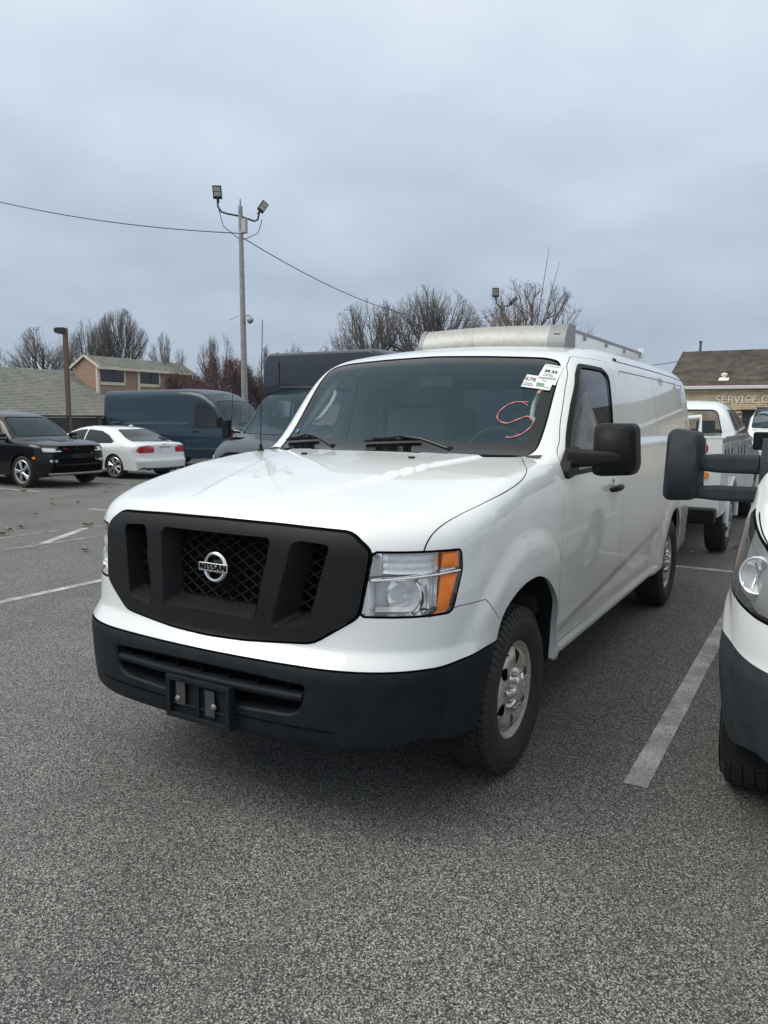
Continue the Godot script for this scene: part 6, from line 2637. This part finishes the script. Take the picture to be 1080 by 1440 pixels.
# ---------------------------------------------------------------- bare trees
# a bare crown: limbs fork five times from the trunk towards a rounded outline, each fork nearer to it
class Crown:
	var wood := Geo.new()
	var fine := Geo.new()
	var tips: Array[Vector3] = []
	var rg := RandomNumberGenerator.new()
	var at := Vector3.ZERO
	var rx := 4.0
	var ry := 5.0
	var thin := .010
	var upright := 0.0
	const REACH := [.46, .32, .24, .18, .13]
	const WANDER := [0.0, .42, .46, .52, .60]

	func fork(stem: Array, d: Vector3, rad: float, k: int, counts: Array) -> void:
		for i in counts[k]:
			# side shoots leave their limb below its tip
			var m := stem.size() - 1
			var f := 1.0 if i == 0 or k == 0 else rg.randf_range(.35, 1.0)
			var j0 := mini(int(f * m), m - 1)
			var p: Vector3 = stem[j0].lerp(stem[j0 + 1], f * m - j0)
			var nd := Vector3.UP
			if k == 0:
				var az: float = TAU * (i + rg.randf() * .7) / counts[0]
				var el: float = lerpf(-.12 + upright * .4, 1.25, pow((i * 0.618) - floorf(i * 0.618), .8 - upright * .3))
				nd = Vector3(cos(az) * cos(el), sin(el), sin(az) * cos(el))
			else:
				var out := ((p - at) / Vector3(rx, ry, rx)).normalized()
				nd = (d * .55 + out * .62 + Vector3(rg.randfn(), rg.randfn(), rg.randfn()) * WANDER[k] + Vector3.UP * (.03 + upright * .15)).normalized()
			var q: Vector3 = p + Vector3(nd.x * rx, nd.y * ry, nd.z * rx) * REACH[k] * rg.randf_range(.7, 1.2)
			var e: float = ((q - at) / Vector3(rx, ry, rx)).length()
			if e > 1.04:
				q = p.lerp(at + (q - at) * (1.04 / e), .8)
			var l := p.distance_to(q)
			var c := p.lerp(q, .5) + (Vector3(d.x * rx, d.y * ry, d.z * rx).normalized() * .10 + Vector3(rg.randfn(), rg.randfn(), rg.randfn()) * .06) * l - Vector3.UP * l * (.06 if k < 3 else 0.0)
			var r0: float = rad * rg.randf_range(.62, .8)
			var r1: float = r0 * .62
			var n := 4 if k < 2 else (3 if k < 4 else 2)
			var pts := []
			var rs := []
			for j in n + 1:
				var u := float(j) / n
				pts.append(p.lerp(c, u).lerp(c.lerp(q, u), u) + (Vector3(rg.randfn(), rg.randfn(), rg.randfn()) * l * .03 if j > 0 and j < n else Vector3.ZERO))
				rs.append(maxf(lerpf(r0, r1, u), thin * (1.0 - .35 * u)))
			(wood if k < 3 else fine).tube(pts, rs, 6 if k == 0 else (4 if k < 3 else 3), false)
			if k == 4:
				tips.append(q)
			else:
				fork(pts, nd, r1, k + 1, counts)


func bare_tree(called: String, label: String, where: Vector3, h: float, opt: Dictionary) -> Node3D:
	var t := Crown.new()
	t.rg.seed = opt.seed
	t.thin = opt.get("thin", .010)
	t.upright = opt.get("upright", 0.0)
	var th: float = h * opt.get("trunk", .28)
	var r: float = h * opt.get("girth", .024)
	t.at = Vector3(opt.get("lean", 0.0), th, 0)
	t.rx = h * opt.get("wide", .42) * 1.22
	t.ry = h - th
	var root := thing(called, label, "tree", where, 0.0, opt.get("group", "bare winter trees behind the lot"))
	var tr := Geo.new()
	tr.tube([Vector3(0, -.2, 0), t.at * .5 + Vector3(.05, 0, 0), t.at], [r * 1.4, r * 1.1, r], 8, false)
	put(tr, "trunk", opt.bark, root)
	t.fork([t.at - Vector3(0, .1, 0), t.at], Vector3.UP, r, 0, opt.get("forks", [8, 5, 4, 4, 3]))
	put(t.wood, "limbs", opt.bark, root)
	var tw := put(t.fine, "twigs", opt.twig, root)
	if tw:
		tw.set_meta("kind", "stuff")
	if opt.has("leaf"):
		var lv := Geo.new()
		for q in t.tips:
			if opt.has("leaf_where") and not opt.leaf_where.call(q / h):
				continue
			for j in opt.get("leaves", 2):
				if t.rg.randf() > opt.get("leafy", .5):
					continue
				var c := q + Vector3(t.rg.randfn(), t.rg.randfn(), t.rg.randfn()) * .12
				var u: Vector3 = Vector3(t.rg.randfn(), t.rg.randfn(), t.rg.randfn()).normalized() * opt.get("leaf_size", .06)
				var w: Vector3 = u.cross(Vector3(t.rg.randfn(), t.rg.randfn(), t.rg.randfn())).normalized() * opt.get("leaf_size", .06) * .7
				lv.quad(c - u, c + w, c + u, c - w)
		var lo := put(lv, "leaves", opt.leaf, root)
		if lo:
			lo.set_meta("kind", "stuff")
	return root


func make_trees() -> void:
	std("bark", lc(.095, .083, .074), .95)
	std("twig_grey", lc(.15, .128, .115), .95)
	std("bark_pale", lc(.13, .115, .10), .95)
	std("twig_red", lc(.105, .052, .050), .95)
	std("bud_red", lc(.13, .045, .05), .9)
	std("leaf_orange", lc(.24, .11, .045), .9)
	std("twig_tan", lc(.15, .115, .09), .95)
	for q in TREES:
		bare_tree("bare_tree", q[0], Vector3(q[1], 0, q[2]), q[3], q[4].merged({"bark": M.bark, "twig": M.twig_grey}))
	for q in REDS:
		bare_tree("red_tree", q[0], Vector3(q[1], 0, q[2]), q[3], q[4].merged({"bark": M.bark, "twig": M.twig_red, "leaf": M.bud_red, "leaf_size": .04, "leaves": 1, "leafy": .8, "trunk": .16, "thin": .011, "forks": [12, 5, 5, 4, 3], "group": "reddish small trees behind the blue van"}))
	var o := bare_tree("maple_tree", "bare tree with rusty leaves left in its middle, behind the van roof", Vector3(-18.6, 0, -53.5), 12.0, {"seed": 71, "bark": M.bark, "twig": M.twig_tan, "wide": .40, "trunk": .34, "forks": [11, 5, 4, 4, 3], "thin": .011,
		"leaf": M.leaf_orange, "leaf_size": .08, "leaves": 2, "leafy": .6, "leaf_where": func(p: Vector3) -> bool: return p.y < .80 and p.y > .42 and p.x > -.20 and p.x < .06})
	var ws := Geo.new()
	for s in [[1.3, 14.2, .7], [2.0, 13.0, .9]]:
		ws.tube([Vector3(.3, 4.0, 0), Vector3(s[0] * .7, 9.0, 0), Vector3(s[0] + s[2] * .5, s[1], 0)], [.07, .04, .014], 5)
	put(ws, "water_shoots", M.bark, o)
const TREES := [
	["small bare tree at the far left edge of the lot", -72.69, -46.39, 8.56, {"seed": 11, "wide": 0.2, "forks": [6, 4, 4, 3, 3]}],
	["leaning bare tree with long low limbs above grey roof ridge", -61.30, -43.70, 9.55, {"seed": 12, "wide": 0.4, "trunk": 0.36, "forks": [10, 5, 4, 4, 3]}],
	["slender bare tree between the low one and the tall one", -61.43, -48.29, 10.79, {"seed": 13, "wide": 0.2, "upright": 0.6, "forks": [7, 4, 4, 3, 3]}],
	["tall dense bare tree behind the timber gable", -60.36, -51.25, 11.98, {"seed": 14, "wide": 0.25, "upright": 0.7, "forks": [10, 5, 4, 4, 3]}],
	["open bare tree right of the timber house", -53.26, -50.72, 9.65, {"seed": 15, "wide": 0.21, "upright": 0.3, "forks": [6, 4, 4, 3, 3]}],
	["upright bare tree above the reddish trees, beside the lamp post", -50.51, -54.66, 10.04, {"seed": 16, "wide": 0.2, "upright": 0.5, "forks": [6, 4, 4, 3, 3]}],
	["faint bare tree above the cab cap of the box truck", -55.48, -73.92, 10.90, {"seed": 17, "wide": 0.19, "upright": 0.3, "forks": [6, 4, 4, 3, 3], "thin": 0.013}],
	["thin bare tree between lamp post and box truck", -55.03, -68.35, 9.81, {"seed": 24, "wide": 0.16, "upright": 0.3, "forks": [6, 4, 4, 3, 3], "thin": 0.013}],
	["wide bare tree with low fanning crown, nearer the box truck", -30.02, -50.28, 10.85, {"seed": 18, "wide": 0.38, "trunk": 0.26, "forks": [11, 5, 5, 4, 3]}],
	["rounded bare tree with dark forked trunk beside the roof rack", -25.15, -50.78, 11.52, {"seed": 19, "wide": 0.33, "trunk": 0.4, "girth": 0.026, "forks": [10, 5, 5, 4, 3]}],
	["low bare thicket tree between the rounded crown and the far light pole", -24.19, -58.34, 9.57, {"seed": 20, "wide": 0.22, "forks": [6, 4, 4, 3, 3]}],
]
const REDS := [
	["low reddish tree beside the timber house", -35.79, -35.25, 4.60, {"seed": 31, "wide": 0.42}],
	["broad reddish tree left of the lamp post", -32.09, -35.07, 5.33, {"seed": 32, "wide": 0.44}],
	["reddish tree right of the lamp post", -30.42, -36.05, 4.79, {"seed": 33, "wide": 0.34}],
	["small reddish tree in front of the others, behind the blue van", -30.31, -31.44, 3.76, {"seed": 34, "wide": 0.45}],
]


# ---------------------------------------------------------------- lamps, wires, leaves
func flood_head(root: Node3D, called: String, at: Vector3, face: Vector3, up: Vector3, k: float) -> void:
	# flat area light: dark housing, two pale lens panels on its face
	var x := up.cross(face).normalized()
	var b := Basis(x, face.cross(x).normalized(), face.normalized())
	var g := Geo.new()
	g.box(at, Vector3(.36, .52, .07) * k, .012, b)
	g.box(at - b.z * .04 * k, Vector3(.26, .36, .05) * k, .01, b)
	g.box(at - b.y * .33 * k, Vector3(.10, .16, .06) * k, .01, b)
	for i in 5:
		g.box(at - b.z * .07 * k + b.x * (.045 * (i - 2)) * k, Vector3(.01, .30, .03) * k, 0.0, b)
	var o := put(g, called, M.lamp_black, root)
	for s: float in [-.115, .075]:
		var l := Geo.new()
		l.box(at + b.z * .037 * k - b.y * (s + .0) * k * -1.0 + b.y * .06 * k, Vector3(.28, .165, .008) * k, .003, b)
		put(l, "lens_panel", M.lamp_lens, o)


func make_poles() -> void:
	std("lamp_black", lc(.02), .5)
	std("lamp_lens", lc(.55, .53, .46), .3)
	var ps := std("pole_steel", lc(.34, .33, .31), .5, .3)
	blotches(ps, 1.6, .7, 1.1, .02, 51)
	std("pole_brown", lc(.13, .085, .055), .8)
	std("wire", lc(.02), .7)

	var p := thing("light_pole", "tall grey steel light pole with two flood heads and a camera", "light pole", Vector3(-16.33, 0, -18.33))
	var g := Geo.new()
	g.tube([Vector3(.15, -.1, .08), Vector3(.09, 4.0, .04), Vector3(.0, 8.9, 0)], [.125, .105, .075], 14)
	put(g, "pole", ps, p)
	var tp := Geo.new()
	tp.tube([Vector3(0, 8.85, 0), Vector3(0, 9.15, 0)], [.035, .02], 8)
	put(tp, "pole_tip", ps, p)
	var arm := Geo.new()
	var r := Vector3(.86, 0, -.50)       # across the picture, roughly
	arm.tube([-r * .80 + Vector3(0, 9.06, 0), -r * .78 + Vector3(0, 8.86, 0), -r * .66 + Vector3(0, 8.70, 0), -r * .45 + Vector3(0, 8.64, 0), Vector3(0, 8.56, .0), r * .48 + Vector3(0, 8.40, 0), r * .60 + Vector3(0, 8.44, 0), r * .66 + Vector3(0, 8.66, 0)], .033, 8)
	put(arm, "arm", M.lamp_black, p)
	flood_head(p, "flood_head", -r * .80 + Vector3(0, 9.36, 0), Vector3(.45, -.45, .70).normalized(), Vector3(0, 1, .0), .86)
	flood_head(p, "flood_head", r * .79 + Vector3(.0, 8.88, 0), Vector3(.92, -.35, .45).normalized(), Vector3(.65, .95, -.35), .74)
	var bx := Geo.new()
	bx.box(Vector3(.16, 8.22, -.02), Vector3(.17, .48, .16), .012)
	bx.box(Vector3(.07, 8.0, .0), Vector3(.2, .05, .2), .008)
	put(bx, "junction_box", M.grey_box, p)
	for s: float in [-1.0, 1.0]:
		var cb := Geo.new()
		var a := r * .76 * s + Vector3(0, 8.8 if s < 0 else 8.45, 0)
		cb.tube([a, a.lerp(Vector3(0, 7.75, 0), .35) + r * .12 * s + Vector3(0, -.20, 0), a.lerp(Vector3(0, 7.75, 0), .75) + Vector3(0, -.12, 0), Vector3(.02 * s, 7.78, 0)], .014, 5)
		put(cb, "lamp_cable", M.wire, p)
	var cm := Geo.new()
	cm.tube([Vector3(.08, 5.15, .04), Vector3(.34, 5.16, .0), Vector3(.40, 5.02, -.05)], .03, 8)
	cm.lathe([Vector2(0, .10), Vector2(.10, .06), Vector2(.13, .0), Vector2(.12, -.10), Vector2(0, -.12)], 16, Transform3D(Basis(Vector3(.7, -.6, .3).normalized(), Vector3(.6, .8, 0).normalized(), Vector3.BACK), Vector3(.36, 4.98, -.04)))
	cm.tube([Vector3(-.1, 5.16, .05), Vector3(-.42, 5.02, .2)], .012, 5)
	put(cm, "camera", M.aluminium, p)

	# line from the left through the pole to the far pole
	var wl := thing("overhead_wire", "dark overhead wire sagging from the left up to the light pole", "wire")
	var w0 := Vector3(-16.30, 7.98, -18.33)
	wire(wl, Vector3(-31.0, 11.1, -16.3), w0, .35)
	var wr := thing("overhead_wire", "dark overhead wire running from light pole to the trees behind the van", "wire")
	wire(wr, w0 + Vector3(.05, -.15, 0), Vector3(-20.3, 9.55, -52.6), 1.55)
	var wf := thing("overhead_wire", "thin overhead wire reaching the gable of the service centre", "wire")
	wire(wf, Vector3(-4.75, 4.6, -38.8), Vector3(-20.3, 9.4, -52.6), 1.6)

	var q := thing("light_pole", "distant light pole with two flood heads above the roof rack", "light pole", Vector3(-20.2, 0, -52.6))
	var g2 := Geo.new()
	g2.tube([Vector3(0, -.1, 0), Vector3(0, 10.3, 0)], [.13, .08], 10)
	put(g2, "pole", ps, q)
	var a2 := Geo.new()
	var r2 := Vector3(.95, 0, -.30)
	a2.tube([-r2 * .45 + Vector3(0, 10.6, 0), -r2 * .42 + Vector3(0, 10.2, 0), -r2 * .25 + Vector3(0, 10.02, 0), Vector3(0, 9.95, 0), r2 * .50 + Vector3(0, 10.0, 0), r2 * .6 + Vector3(0, 10.2, 0)], .045, 6)
	put(a2, "arm", M.lamp_black, q)
	flood_head(q, "flood_head", -r2 * .50 + Vector3(0, 11.0, 0), Vector3(.25, -.45, .85).normalized(), Vector3(.1, 1, .3), 1.35)
	flood_head(q, "flood_head", r2 * .85 + Vector3(0, 10.35, 0), Vector3(.75, -.65, .1).normalized(), Vector3(.75, .8, -.3), 1.3)
	var b2 := Geo.new()
	b2.box(Vector3(.12, 9.5, 0), Vector3(.2, .5, .2), .01)
	put(b2, "junction_box", M.grey_box, q)

	var l := thing("street_lamp", "brown square-post lamp with shoebox head beyond the fence", "street lamp", Vector3(-27.35, 0, -19.45))
	var lp := Geo.new()
	lp.box(Vector3(0, 2.7, 0), Vector3(.17, 5.4, .17), .015, Basis(Vector3.UP, .4))
	put(lp, "post", M.pole_brown, l)
	var lh := Geo.new()
	var rr := Basis(Vector3.UP, .53)
	lh.prism(rounded(V([0.02, 5.42, -.36, 5.42, -.47, 5.32, -.40, 5.18, -.2, 5.14, .02, 5.16]), .03), rr * Vector3(0, 0, -.14), rr.x, Vector3.UP, rr.z * .28)
	put(lh, "lamp_head", M.lamp_black, l)


func wire(root: Node3D, a: Vector3, b: Vector3, sag: float) -> void:
	var g := Geo.new()
	var pts := []
	for i in 25:
		var t := i / 24.0
		pts.append(a.lerp(b, t) - Vector3(0, sag * 4.0 * t * (1.0 - t), 0))
	g.tube(pts, .017, 5, false)
	put(g, "strand", M.wire, root)


func make_leaves() -> void:
	std("dead_leaf", lc(.16, .105, .055), .9)
	std("dark_leaf", lc(.05, .040, .030), .9)
	std("pale_leaf", lc(.30, .25, .17), .9)
	var rg := RandomNumberGenerator.new()
	rg.seed = 17
	var kinds := [M.dead_leaf, M.pale_leaf, M.dark_leaf]
	var spots := [
		[-7.27, -4.22, .16, 0, "large brown leaf at the upper end of the diagonal painted line"],
		[-7.79, -3.30, .13, 1, "pale leaf beside the worn line, left of the diagonal line"],
		[-7.50, -3.01, .13, 0, "brown leaf on the worn line at the left edge of the lane"],
		[-7.89, -3.56, .12, 0, "small brown leaf just beyond the pale leaf by the worn line"],
		[-5.53, -2.77, .10, 2, "dark leaf alone on the asphalt between diagonal line and van"],
		[-10.05, -5.69, .12, 0, "brown leaf in mid lane in front of the black car"],
		[-9.87, -6.09, .10, 0, "brown leaf in mid lane, right of its neighbour, before the white saloon"],
		[-11.88, -8.54, .14, 1, "pale leaf close in front of the gap between black car and saloon"],
		[-11.05, -7.72, .13, 0, "brown leaf in the lane, nearer than the pale one by the saloon"],
		[-12.57, -6.87, .14, 0, "brown leaf by the bay line end beside the black car"],
		[-9.00, -4.60, .08, 0, "tiny brown leaf in the lane beyond the diagonal line"],
		[-6.30, -4.90, .08, 0, "tiny brown leaf on the lane close to the box truck"],
		[-10.90, -6.30, .09, 1, "tiny pale leaf in the lane before the black car"],
		[1.16, -7.33, .12, 0, "brown leaf beside the rear wheel of the utility truck"],
		[.77, -6.55, .10, 1, "pale leaf under the step bumper of the utility truck"],
		[.56, -6.30, .12, 0, "brown leaf behind the cargo van's tail, beyond the cross line"],
		[.45, -6.05, .10, 0, "small brown leaf next to the cross line behind the cargo van"]]
	for s in spots:
		var g := Geo.new()
		var rows := []
		var size: float = s[2]
		for j in 5:
			var v := j / 4.0 - .5
			var row: Array[Vector3] = []
			for i in 5:
				var u := (i / 4.0 - .5) * (1.0 - absf(v) * 1.3 + .25 * sin(j * 2.3))
				row.append(Vector3(u * size * .8, .012 + absf(u) * size * rg.randf_range(.25, .6) + absf(v) * size * .25, v * size))
			rows.append(row)
		g.grid(rows, Vector3.UP)
		var o := put(g, "dead_leaf", kinds[s[3]], self)
		o.position = Vector3(s[0], .004, s[1])
		o.rotation.y = rg.randf() * TAU
		tag(o, s[4], "leaf", "dead leaves scattered on the asphalt")
